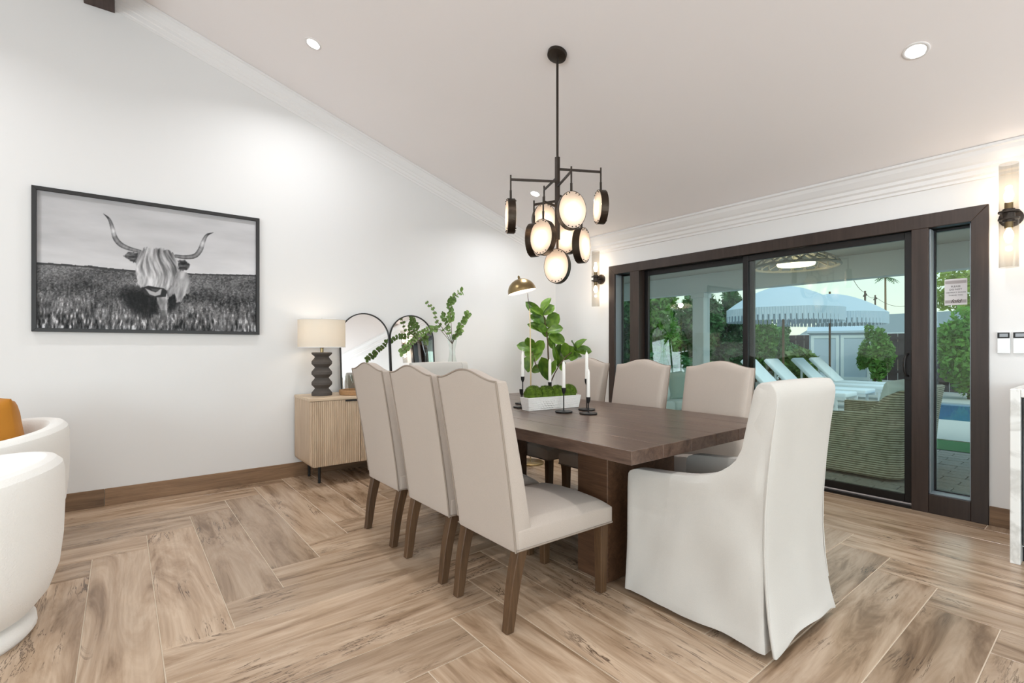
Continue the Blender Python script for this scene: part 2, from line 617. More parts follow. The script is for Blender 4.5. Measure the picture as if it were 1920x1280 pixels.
    def mesh(self, name, mats, bevel=0.0, seg=2, smooth=38, weld=False):
        me = bpy.data.meshes.new(name)
        me.from_pydata(self.v, [], self.f)
        mats = mats if isinstance(mats, (list, tuple)) else [mats]
        for m_ in mats:
            me.materials.append(MAT[m_] if isinstance(m_, str) else m_)
        if len(mats) > 1:
            me.polygons.foreach_set('material_index', self.mi)
        bm = bmesh.new()
        bm.from_mesh(me)
        if weld:
            bmesh.ops.remove_doubles(bm, verts=bm.verts, dist=1e-5)
        bmesh.ops.recalc_face_normals(bm, faces=bm.faces)
        if bevel > 0:
            es = [e_ for e_ in bm.edges if len(e_.link_faces) == 2 and e_.calc_face_angle(0) > R(28)]
            bmesh.ops.bevel(bm, geom=es, offset=bevel, segments=seg, affect='EDGES', profile=0.5, clamp_overlap=True)
        bm.to_mesh(me)
        bm.free()
        if smooth:
            me.shade_smooth()
            me.set_sharp_from_angle(angle=R(smooth))
        return me

    def obj(self, name, mats, parent=None, loc=None, **kw):
        return link(name, self.mesh(name, mats, **kw), parent, loc)


def link(name, data, parent=None, loc=None):
    o = bpy.data.objects.new(name, data)
    col.objects.link(o)
    if parent is not None:
        o.parent = parent
    if loc is not None:
        o.location = loc
    return o


def tag(o, label=None, cat=None, group=None, kind=None):
    if label:
        o['label'] = label
    if cat:
        o['category'] = cat
    if group:
        o['group'] = group
    if kind:
        o['kind'] = kind
    return o


def thing(name, label, cat, loc=(0, 0, 0), rz=0.0, group=None):
    o = bpy.data.objects.new(name, None)
    o.empty_display_size = 0.1
    o.location = loc
    o.rotation_euler = (0, 0, rz)
    col.objects.link(o)
    return tag(o, label, cat, group)


def struct(o, label=None):
    return tag(o, label, kind='structure')


def copy_tree(o, parent=None):
    c = o.copy()
    col.objects.link(c)
    if parent is not None:
        c.parent = parent
    for ch in list(o.children):
        copy_tree(ch, c)
    return c


def point_light(name, loc, power, color, parent=None, r=0.03):
    l = bpy.data.lights.new(name, 'POINT')
    l.energy = power
    l.color = color
    l.shadow_soft_size = r
    o = bpy.data.objects.new(name, l)
    o.location = loc
    col.objects.link(o)
    if parent is not None:
        o.parent = parent
    return o


def nz(x, y, z=0.0):
    return mnoise.noise(Vector((x, y, z)))


# ================================================================== STRUCTURE
WT = 0.15
# floor bed (grout) and planks
fl = M().box(X_OPP, X_DOOR, Y_BACK, Y_PIC, -0.2, -0.0022).obj('floor', 'grout', smooth=0)
struct(fl, 'wood-look porcelain planks laid in herringbone with pale grout')
TW, NL = 0.255, 6
PX, PY = 1.655, 2.383
GAP = 0.0022
full_mesh = None


def plank_mesh(x0, x1, y0, y1):
    return M().box(x0, x1, y0, y1, -0.012, 0.0).mesh('floor_tile', 'tile', bevel=0.0012, seg=1, smooth=0)


hl, hw = NL * TW / 2, TW / 2
full_mesh = plank_mesh(-hl + GAP, hl - GAP, -hw + GAP, hw - GAP)
ft = 0
for i in range(-30, 20):
    for j in range(-4, 5):
        a, b_ = PX + i * TW, PY + i * TW + 2 * NL * TW * j
        for kind in (0, 1):
            if kind == 0:
                x0, x1, y0, y1 = a, a + TW, b_ - NL * TW, b_
            else:
                x0, x1, y0, y1 = a - NL * TW, a, b_ - TW, b_
            cx0, cx1 = max(x0, X_OPP), min(x1, X_DOOR)
            cy0, cy1 = max(y0, Y_BACK), min(y1, Y_PIC)
            if cx1 - cx0 < 0.012 or cy1 - cy0 < 0.012:
                continue
            clipped = (cx0, cx1, cy0, cy1) != (x0, x1, y0, y1)
            mx_, my_ = (x0 + x1) / 2, (y0 + y1) / 2
            if not clipped:
                me = full_mesh
            elif kind == 1:
                me = plank_mesh(cx0 - mx_ + GAP, cx1 - mx_ - GAP, cy0 - my_ + GAP, cy1 - my_ - GAP)
            else:  # local x runs along world y
                me = plank_mesh(cy0 - my_ + GAP, cy1 - my_ - GAP, -(cx1 - mx_) + GAP, -(cx0 - mx_) - GAP)
            o = link('floor_tile', me, fl, (mx_, my_, 0))
            if kind == 0:
                o.rotation_euler = (0, 0, PI / 2)
            ft += 1

# walls
zr = ceil_z(X_RIDGE)


def gable(y0, y1, name, label):
    poly = [(X_OPP, 0), (X_DOOR, 0), (X_DOOR, ceil_z(X_DOOR)), (X_RIDGE, zr), (X_OPP, ceil_z(X_OPP))]
    return struct(M().prism(poly, y0, y1, axis=1).obj(name, 'wall', smooth=0), label)


gable(Y_PIC, Y_PIC + WT, 'wall_left', 'tall white gable wall with the cow picture')
# wall behind the camera, with an unseen window opening added to let light in
wb_ = M()
wx0, wx1, wz0, wz1 = -2.7, 3.9, 0.4, 2.5
wb_.prism([(X_OPP, 0), (wx0, 0), (wx0, ceil_z(wx0)), (X_OPP, ceil_z(X_OPP))], Y_BACK - WT, Y_BACK, axis=1)
wb_.prism([(wx1, 0), (X_DOOR, 0), (X_DOOR, ceil_z(X_DOOR)), (wx1, ceil_z(wx1))], Y_BACK - WT, Y_BACK, axis=1)
wb_.prism([(wx0, 0), (wx1, 0), (wx1, wz0), (wx0, wz0)], Y_BACK - WT, Y_BACK, axis=1)
wb_.prism([(wx0, wz1), (wx1, wz1), (wx1, ceil_z(wx1)), (X_RIDGE, zr), (wx0, ceil_z(wx0))], Y_BACK - WT, Y_BACK, axis=1)
struct(wb_.obj('wall_behind', 'wall', smooth=0), 'white wall behind the camera with a wide window')
wo_ = M()
wo_.box(X_OPP - WT, X_OPP, Y_BACK, -3.4, 0, Z_LOW)
wo_.box(X_OPP - WT, X_OPP, 1.8, Y_PIC, 0, Z_LOW)
wo_.box(X_OPP - WT, X_OPP, -3.4, 1.8, 0, 0.5)
wo_.box(X_OPP - WT, X_OPP, -3.4, 1.8, 2.4, Z_LOW)
struct(wo_.obj('wall_opposite', 'wall', smooth=0), 'white wall with windows opposite the sliding door')
# door wall with one opening
OY0, OY1, OZ1 = 0.62, 3.87, 2.14
wd = M()
wd.box(X_DOOR, X_DOOR + WT, Y_BACK, OY0, 0, 2.6)
wd.box(X_DOOR, X_DOOR + WT, OY1, Y_PIC + WT, 0, 2.6)
wd.box(X_DOOR, X_DOOR + WT, OY0, OY1, OZ1, 2.6)
struct(wd.obj('wall_right', 'wall', smooth=0), 'white wall round the black framed sliding door')
# ceiling: two slopes meeting at the ridge
ce = M()
ce.prism([(X_RIDGE, zr), (X_DOOR + WT, ceil_z(X_DOOR + WT)), (X_DOOR + WT, ceil_z(X_DOOR + WT) + 0.12), (X_RIDGE, zr + 0.12)], Y_BACK - WT, Y_PIC + WT, axis=1)
ce.prism([(X_OPP - WT, ceil_z(X_OPP - WT)), (X_RIDGE, zr), (X_RIDGE, zr + 0.12), (X_OPP - WT, ceil_z(X_OPP - WT) + 0.12)], Y_BACK - WT, Y_PIC + WT, axis=1)
struct(ce.obj('ceiling', 'ceiling', smooth=0), 'white vaulted ceiling sloping down to the door wall')
# ridge beam
rb = M().box(-0.22, -0.04, Y_BACK, Y_PIC, 3.757, 3.97).obj('trim_1', 'beam', bevel=0.004, smooth=0)
struct(rb, 'dark brown timber ridge beam under the ceiling')

# crown mouldings
def crown_profile(s=1.0):
    # (out from the wall, down from the ceiling)
    return [(0, 0), (0.115 * s, 0), (0.115 * s, 0.018), (0.1 * s, 0.022), (0.09 * s, 0.045), (0.062 * s, 0.075), (0.048 * s, 0.082), (0.046 * s, 0.105), (0.03 * s, 0.112), (0.026 * s, 0.14), (0.012 * s, 0.146), (0.012 * s, 0.165), (0, 0.165)]


cm = M()
poly = [(X_DOOR - p[0], ceil_z(X_DOOR - p[0]) - 0.004 - (p[1] if p[1] else 0.0)) for p in crown_profile()]
cm.prism(poly, Y_BACK, Y_PIC, axis=1)
struct(cm.obj('trim_2', 'trim_white', smooth=0), 'stepped white crown moulding above the sliding door')
cm = M()
prof = crown_profile(0.55)
ring0, ring1 = [], []
for p in prof:
    for lst, x in ((ring0, X_RIDGE), (ring1, X_DOOR)):
        lst.append((x, Y_PIC - p[0] * 0.6, ceil_z(x + 1e-6) - 0.002 - p[1] * 1.15))
n = len(prof)
cm.add(ring0 + ring1, [tuple(range(n)), tuple(range(2 * n - 1, n - 1, -1))] + [(i, (i + 1) % n, n + (i + 1) % n, n + i) for i in range(n)])
struct(cm.obj('trim_3', 'trim_white', smooth=0), 'white crown moulding sloping up along the picture wall')

# baseboards of brown tile pieces
def base_run(name, label, pieces, axis):
    bo = M()
    a0, a1 = pieces[0][0], pieces[-1][1]
    if axis == 0:
        bo.box(a0, a1, Y_PIC - 0.006, Y_PIC, 0, 0.126)
    else:
        bo.box(X_DOOR - 0.006, X_DOOR, a0, a1, 0, 0.126)
    b0 = struct(bo.obj(name, 'grout', smooth=0), label)
    for (p0, p1) in pieces:
        h_ = (p1 - p0) / 2 - 0.0015
        me = M().box(-h_, h_, -0.0045, 0.0045, 0.0, 0.13).mesh('baseboard_tile', 'basetile', bevel=0.0015, seg=1, smooth=0)
        if axis == 0:
            o = link('baseboard_tile', me, b0, ((p0 + p1) / 2, Y_PIC - 0.0105, 0))
        else:
            o = link('baseboard_tile', me, b0, (X_DOOR - 0.0105, (p0 + p1) / 2, 0))
            o.rotation_euler = (0, 0, PI / 2)


jx = at_y(196, 930, Y_PIC).x
ps = []
x = jx - 1.53 * 4
while x < X_DOOR:
    a0, a1 = max(x, X_OPP), min(x + 1.53, X_DOOR - 0.016)
    if a1 - a0 > 0.05:
        ps.append((a0, a1))
    x += 1.53
base_run('baseboard_left', 'brown wood-look tile baseboard under the picture wall', ps, 0)
base_run('baseboard_right', 'brown tile baseboard beside the marble bar', [(Y_BACK, -2.9), (-2.9, -1.4), (-1.4, 0.1), (0.1, 0.592)], 1)
base_run('baseboard_far', 'brown tile baseboard in the corner behind the fig plant', [(3.896, Y_PIC - 0.016)], 1)

# ------------------------------------------------------------------ sliding door and side lights
TY0, TY1, TZ = 0.593, 3.895, 2.169
d1 = struct(thing('door_1', None, None), 'wide black framed sliding glass door to the patio')
PROUD = 0.022


def dpart(name, y0, y1, z0, z1, x0, x1, mat, parent=None, bevel=0.002):
    return M().box(x0, x1, y0, y1, z0, z1).obj(name, mat, parent or d1, bevel=bevel, seg=1, smooth=0)


# casing: mitred head and legs
MW = 0.089
ca = M().prism([(TY0, TZ), (TY1, TZ), (TY1 - MW, TZ - MW - 0.012), (TY0 + MW, TZ - MW - 0.012)], X_DOOR - PROUD, X_DOOR, axis=0)
ca.obj('head_casing', 'door_wood', d1, bevel=0.0025, seg=1, smooth=0)
ca = M().prism([(TY0, 0), (TY0 + MW, 0), (TY0 + MW, TZ - MW - 0.012), (TY0, TZ)], X_DOOR - PROUD, X_DOOR, axis=0)
ca.obj('side_casing', 'door_wood', d1, bevel=0.0025, seg=1, smooth=0)
ca = M().prism([(TY1 - MW, 0), (TY1, 0), (TY1, TZ), (TY1 - MW, TZ - MW - 0.012)], X_DOOR - PROUD, X_DOOR, axis=0)
ca.obj('side_casing', 'door_wood', d1, bevel=0.0025, seg=1, smooth=0)
dpart('door_post', 0.91, 1.008, 0, 2.068, X_DOOR - PROUD + 0.002, X_DOOR + 0.14, 'door_wood')
dpart('door_post', 3.456, 3.582, 0, 2.068, X_DOOR - PROUD + 0.002, X_DOOR + 0.14, 'door_wood')
dpart('door_head', 0.682, 3.806, 2.068, 2.138, X_DOOR + 0.001, X_DOOR + 0.14, 'black_metal')
dpart('door_jamb', 0.622, 0.682, 0, 2.138, X_DOOR + 0.001, X_DOOR + 0.14, 'jamb')
dpart('door_jamb', 3.808, 3.868, 0, 2.138, X_DOOR + 0.001, X_DOOR + 0.14, 'jamb')
dpart('door_sill', 1.008, 3.456, 0, 0.022, X_DOOR - 0.012, X_DOOR + 0.14, 'black_metal')
dpart('sill_track', 1.01, 3.454, 0.022, 0.034, X_DOOR + 0.02, X_DOOR + 0.026, 'tape')


def sash(name, y0, y1, z0, z1, xc, stile, top, bot, mat='black_metal', t=0.034):
    s = thing(name, None, None)
    s.parent = d1
    dpart('stile', y0, y0 + stile, z0, z1, xc - t / 2, xc + t / 2, mat, s)
    dpart('stile', y1 - stile, y1, z0, z1, xc - t / 2, xc + t / 2, mat, s)
    dpart('top_rail', y0 + stile, y1 - stile, z1 - top, z1, xc - t / 2, xc + t / 2, mat, s)
    dpart('bottom_rail', y0 + stile, y1 - stile, z0, z0 + bot, xc - t / 2, xc + t / 2, mat, s)
    dpart('pane', y0 + stile, y1 - stile, z0 + bot, z1 - top, xc - 0.003, xc + 0.003, 'glass', s, bevel=0)
    return s


s1 = sash('sliding_panel', 1.010, 2.293, 0.026, 2.066, X_DOOR + 0.045, 0.05, 0.053, 0.065)
s2 = sash('fixed_panel', 2.212, 3.452, 0.026, 2.066, X_DOOR + 0.095, 0.05, 0.053, 0.065)
# pull handle
hx, hy = X_DOOR + 0.028, 1.036
hp = [(hx, hy, 0.985), (hx - 0.03, hy + 0.006, 0.99), (hx - 0.05, hy + 0.012, 1.02), (hx - 0.055, hy + 0.014, 1.068), (hx - 0.05, hy + 0.012, 1.116), (hx - 0.03, hy + 0.006, 1.146), (hx, hy, 1.151)]
M().tube(hp, 0.0085, 8).obj('handle', 'black', s1)
dpart('handle_plate', hy - 0.02, hy + 0.02, 0.955, 1.18, hx - 0.006, hx, 'black', s1)


def sidelight(name, y0, y1, label, sill):
    w_ = struct(thing(name, None, None), label)
    g = X_DOOR + 0.12
    t = 0.028
    for (a, b2, c, d) in ((y0, y0 + 0.018, 0.137, 2.066), (y1 - 0.018, y1, 0.137, 2.066)):
        M().box(g - t / 2, g + t / 2, a, b2, c, d).obj('window_stile', 'black_metal', w_, bevel=0.002, seg=1, smooth=0)
    for (c, d) in ((0.137, 0.15), (2.05, 2.066)):
        M().box(g - t / 2, g + t / 2, y0 + 0.018, y1 - 0.018, c, d).obj('window_rail', 'black_metal', w_, bevel=0.002, seg=1, smooth=0)
    M().box(g - 0.003, g + 0.003, y0 + 0.018, y1 - 0.018, 0.15, 2.05).obj('pane', 'glass', w_, smooth=0)
    M().box(X_DOOR - 0.02, X_DOOR + 0.14, y0, y1, 0.0, 0.136).obj('window_apron', 'door_wood', w_, bevel=0.002, seg=1, smooth=0)
    return w_


w1 = sidelight('window_1', 0.683, 0.909, 'narrow side light right of the sliding door', True)
w2 = sidelight('window_2', 3.583, 3.807, 'narrow side light left of the sliding door', True)
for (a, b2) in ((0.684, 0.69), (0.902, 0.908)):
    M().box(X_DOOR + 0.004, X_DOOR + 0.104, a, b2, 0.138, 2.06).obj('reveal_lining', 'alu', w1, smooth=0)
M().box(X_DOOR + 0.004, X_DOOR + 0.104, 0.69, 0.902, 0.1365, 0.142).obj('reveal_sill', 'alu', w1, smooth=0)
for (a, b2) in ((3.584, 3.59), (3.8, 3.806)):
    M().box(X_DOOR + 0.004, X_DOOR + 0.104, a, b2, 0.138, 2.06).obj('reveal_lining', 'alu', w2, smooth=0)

# windows of the unseen walls, added to let sky light into the room
for nm, lab, bx in (('window_3', 'wide window behind the camera', (wx0, wx1, Y_BACK - 0.1, Y_BACK - 0.09, wz0, wz1)), ('window_4', 'window opposite the sliding door', (X_OPP - 0.1, X_OPP - 0.09, -3.4, 1.8, 0.5, 2.4))):
    struct(M().box(*bx).obj(nm, 'glass', smooth=0), lab)

# @@PART2@@
# ================================================================== CEILING LIGHTS
SL_ANG = math.atan(SLOPE)
DL = [(1.18, 4.0, 'recessed ceiling downlight above the picture and sideboard'),
      (3.489, 0.748, 'recessed ceiling downlight above the right end of the sliding door'),
      (3.499, 4.003, 'recessed ceiling downlight behind the chandelier near the corner'),
      (1.18, 0.748, 'recessed ceiling downlight overhead on the camera side of the table'),
      (1.18, -2.5, 'recessed ceiling downlight over the kitchen side behind the camera'),
      (3.49, -2.5, 'recessed ceiling downlight near the marble bar behind the camera'),
      (-1.4, 4.0, 'recessed ceiling downlight above the boucle chairs'),
      (-1.4, 0.748, 'recessed ceiling downlight in the living side of the vault'),
      (-3.6, 4.0, 'recessed ceiling downlight at the far living corner'),
      (-1.4, -2.5, 'recessed ceiling downlight behind the camera on the living side')]


def dl_meshes():
    ring = M()
    ring.lathe([(0.046, 0.0), (0.048, -0.003), (0.062, -0.003), (0.064, 0.0)], n=32, cap=False)
    lens = M().lathe([(0.0005, -0.001), (0.047, -0.001), (0.047, 0.0005)], n=28)
    return ring.mesh('trim_ring', 'trim_white', smooth=60), lens.mesh('lens', 'down_lens', smooth=0)


ring_me, lens_me = dl_meshes()
for (x, y, lab) in DL:
    t = thing('downlight', lab, 'ceiling light', (x, y, ceil_z(x) - 0.001), group='recessed ceiling downlights')
    sgn = 1 if x > X_RIDGE else -1
    t.rotation_euler = (0, sgn * SL_ANG, 0)
    link('trim_ring', ring_me, t)
    link('lens', lens_me, t)
    l = bpy.data.lights.new('downlight_beam', 'AREA')
    l.shape = 'DISK'
    l.size = 0.09
    l.energy = DOWNLIGHT_W
    l.spread = R(150)
    l.color = (0.96, 0.98, 1.0)
    lo = link('downlight_beam', l, t, (0, 0, -0.012))
    lo.rotation_euler = (0, -sgn * SL_ANG, 0)

vt = thing('ceiling_vent', 'small grey air vent on the ceiling at the right edge above the wall lamp', 'vent', (4.42, 0.22, ceil_z(4.42) - 0.002))
vt.rotation_euler = (0, SL_ANG, 0)
M().box(-0.07, 0.07, -0.16, 0.12, -0.012, 0.0).obj('vent_frame', 'tape', vt, bevel=0.003, seg=1, smooth=0)
for k in range(5):
    M().box(-0.055, 0.055, -0.135 + k * 0.05, -0.115 + k * 0.05, -0.016, -0.011).obj('slat', 'lattice', vt, smooth=0)

# ================================================================== DINING TABLE
TX0, TX1, TYN, TYF, TTOP, TTH = 1.634, 2.957, 1.27, 3.57, 0.775, 0.06
TCX, TCY = (TX0 + TX1) / 2, (TYN + TYF) / 2
tb = thing('dining_table', 'long dark oak dining table on slab pedestals', 'table', (TCX, TCY, 0))
nb = 6
bw = (TX1 - TX0) / nb
for k in range(nb):
    x0 = TX0 - TCX + k * bw
    M().box(x0 + 0.0004, x0 + bw - 0.0004, TYN - TCY, TYF - TCY, TTOP - TTH, TTOP).obj('tabletop_board', ['table'], tb, bevel=0.0018, seg=1, smooth=0)
for s in (-1, 1):
    yc = s * (TCY - 1.755)
    M().box(-0.365, 0.225, yc - 0.105, yc + 0.105, 0.0, TTOP - TTH).obj('pedestal', 'table_side', tb, bevel=0.004, seg=1, smooth=0)
M().box(-0.05, 0.05, -0.56, 0.56, 0.56, TTOP - TTH).obj('stretcher', 'table_side', tb, bevel=0.004, seg=1, smooth=0)

# ================================================================== CAMELBACK DINING CHAIR (local: faces +x)
def make_dining_chair():
    root = thing('dining_chair', 'x', 'chair', (0, 0, 0))
    # backrest
    nS, nT = 21, 18
    ss = [math.sin((i / (nS - 1) - 0.5) * PI) * 0.35 + (i / (nS - 1) * 2 - 1) * 0.65 for i in range(nS)]
    tt = [i / (nT - 1) for i in range(nT)]
    tt = [t for t in tt[:-1]] + [0.965, 0.988, 1.0]

    def rear_x(z):
        k = max(0.0, (z - 0.34) / 0.73)
        return -0.30 - 0.115 * k ** 1.15

    def ztop(s):
        return 1.062 + 0.043 * (0.5 + 0.5 * math.cos(PI * min(1, abs(s) * 1.06)))

    F, B = [], []
    for t in tt:
        rf, rb_ = [], []
        for s in ss:
            z = 0.335 + t * (ztop(s) - 0.335)
            hwid = 0.222 + 0.012 * t
            y = s * hwid
            th = 0.112 - 0.04 * t
            ed = max(0.0, (abs(s) - 0.86) / 0.14)
            et = max(0.0, (t - 0.95) / 0.05)
            e2 = max(ed, et)
            cr = 0.012 * (1 - e2 ** 2)
            puff = 0.016 * (1 - s * s) * math.sin(PI * min(1, max(0, t)) ** 0.8)
            rx = rear_x(z)
            rf.append((rx + th + cr - 0.012 + puff, y, z))
            rb_.append((rx + 0.004 * e2 ** 2, y, z))
        F.append(rf)
        B.append(rb_)
    M().solid(F, B).obj('backrest', 'fabric', root, bevel=0.006, seg=2, smooth=50)
    bk = [c for c in root.children if c.name.startswith('backrest')][0]
    pts = [B[i][0] for i in range(0, len(B), 2)] + [B[-1][j] for j in range(len(ss))] + [B[i][-1] for i in range(len(B) - 1, -1, -2)]
    M().tube([(p[0] - 0.0005, p[1], p[2] - (0.001 if i else 0)) for i, p in enumerate(pts)], 0.0042, 6).obj('piping', 'piping', bk)
    # seat
    F, B = [], []
    nx, ny = 18, 14
    for i in range(nx):
        a = i / (nx - 1)
        rf, rb_ = [], []
        for j in range(ny):
            b2 = j / (ny - 1) * 2 - 1
            x_ = -0.285 + a * 0.585
            hwid = 0.226 + 0.014 * a
            y_ = b2 * hwid
            ea = max(0, (a - 0.86) / 0.14)
            eb = max(0, (abs(b2) - 0.8) / 0.2)
            drop = 0.026 * max(ea, eb) ** 2.2 + 0.006 * min(ea, eb)
            crown = 0.034 * (1 - b2 * b2) * math.sin(PI * (0.15 + 0.8 * a)) ** 0.7
            rf.append((x_, y_, 0.448 + crown - drop))
            rb_.append((x_, y_, 0.342))
        F.append(rf)
        B.append(rb_)
    seat = M().solid(F, B).obj('seat', 'fabric', root, bevel=0.005, seg=2, smooth=50)
    c = 0.243
    M().tube([(-0.296, -0.228, 0.343), (0.296, -c + 0.001, 0.343), (0.302, -c + 0.008, 0.343), (0.302, c - 0.008, 0.343), (0.296, c - 0.001, 0.343), (-0.296, 0.228, 0.343)], 0.0042, 6).obj('piping', 'piping', seat)
    # legs
    for s in (-1, 1):
        F_ = M()
        prof = [(0.0, 0.020, 0.0), (0.12, 0.0225, 0.0), (0.345, 0.0265, 0.0)]
        rings = []
        for (z, h_, dx) in prof:
            cx_, cy_ = 0.255, s * 0.205
            rings.append([(cx_ - h_, cy_ - h_, z), (cx_ + h_, cy_ - h_, z), (cx_ + h_, cy_ + h_, z), (cx_ - h_, cy_ + h_, z)])
        add_rings(F_, rings)
        F_.obj('leg', 'leg', root, bevel=0.003, seg=1, smooth=30)
        Lr = M()
        rings = []
        for k in range(8):
            q = k / 7
            z = 0.345 * q
            h_ = 0.0195 + 0.0075 * q
            cx_ = -0.318 + 0.062 * q ** 0.8 - 0.012 * math.sin(PI * q)
            cy_ = s * (0.198 - 0.004 * (1 - q))
            rings.append([(cx_ - h_, cy_ - h_, z), (cx_ + h_, cy_ - h_, z), (cx_ + h_, cy_ + h_, z), (cx_ - h_, cy_ + h_, z)])
        add_rings(Lr, rings)
        Lr.obj('leg', 'leg', root, bevel=0.003, seg=1, smooth=30)
    return root


def add_rings(m, rings, cap=True):
    n = len(rings[0])
    vs = [p for r_ in rings for p in r_]
    fs = []
    for i in range(len(rings) - 1):
        for j in range(n):
            fs.append((i * n + j, i * n + (j + 1) % n, (i + 1) * n + (j + 1) % n, (i + 1) * n + j))
    if cap:
        fs.append(tuple(range(n - 1, -1, -1)))
        k = (len(rings) - 1) * n
        fs.append(tuple(range(k, k + n)))
    return m.add(vs, fs)


dc = make_dining_chair()
spots = [(1.592, 1.826, 0, 'beige camelback dining chair nearest the camera, its seat and front leg in full view'),
         (1.600, 2.376, 0, 'beige camelback dining chair, middle of the row on the picture side'),
         (1.600, 2.958, 0, 'beige camelback dining chair, last of the row on the picture side, before the sideboard'),
         (2.845, 1.765, PI, 'beige dining chair with its back to the sliding door, next to the near white armchair'),
         (2.83, 2.39, PI, 'beige dining chair with its back to the sliding door, middle of that row'),
         (2.83, 2.985, PI, 'beige dining chair with its back to the sliding door, nearest the fig plant')]
for i, (x, y, a, lab) in enumerate(spots):
    o = dc if i == 0 else copy_tree(dc)
    o.location = (x, y, 0)
    o.rotation_euler = (0, 0, a)
    tag(o, lab, 'chair', 'beige camelback dining chairs round the table')

# ================================================================== SLIPCOVERED ARMCHAIR (local: faces +y)
def interp(z, tab):
    if z <= tab[0][0]:
        return tab[0][1]
    for (a, va), (b2, vb) in zip(tab, tab[1:]):
        if z <= b2:
            return va + (vb - va) * (z - a) / (b2 - a)
    return tab[-1][1]


FRONT = [(0.0, 0.335), (0.54, 0.33), (0.585, 0.326), (0.606, 0.31), (0.616, 0.27), (0.624, 0.15), (0.634, 0.03), (0.648, -0.05), (0.674, -0.125), (0.705, -0.175), (0.74, -0.21), (0.79, -0.235), (0.9, -0.258), (1.035, -0.286), (1.056, -0.302)]
REAR = [(0.0, -0.345), (0.12, -0.333), (0.45, -0.325), (0.6, -0.33), (0.8, -0.348), (1.0, -0.375), (1.045, -0.372), (1.056, -0.352)]


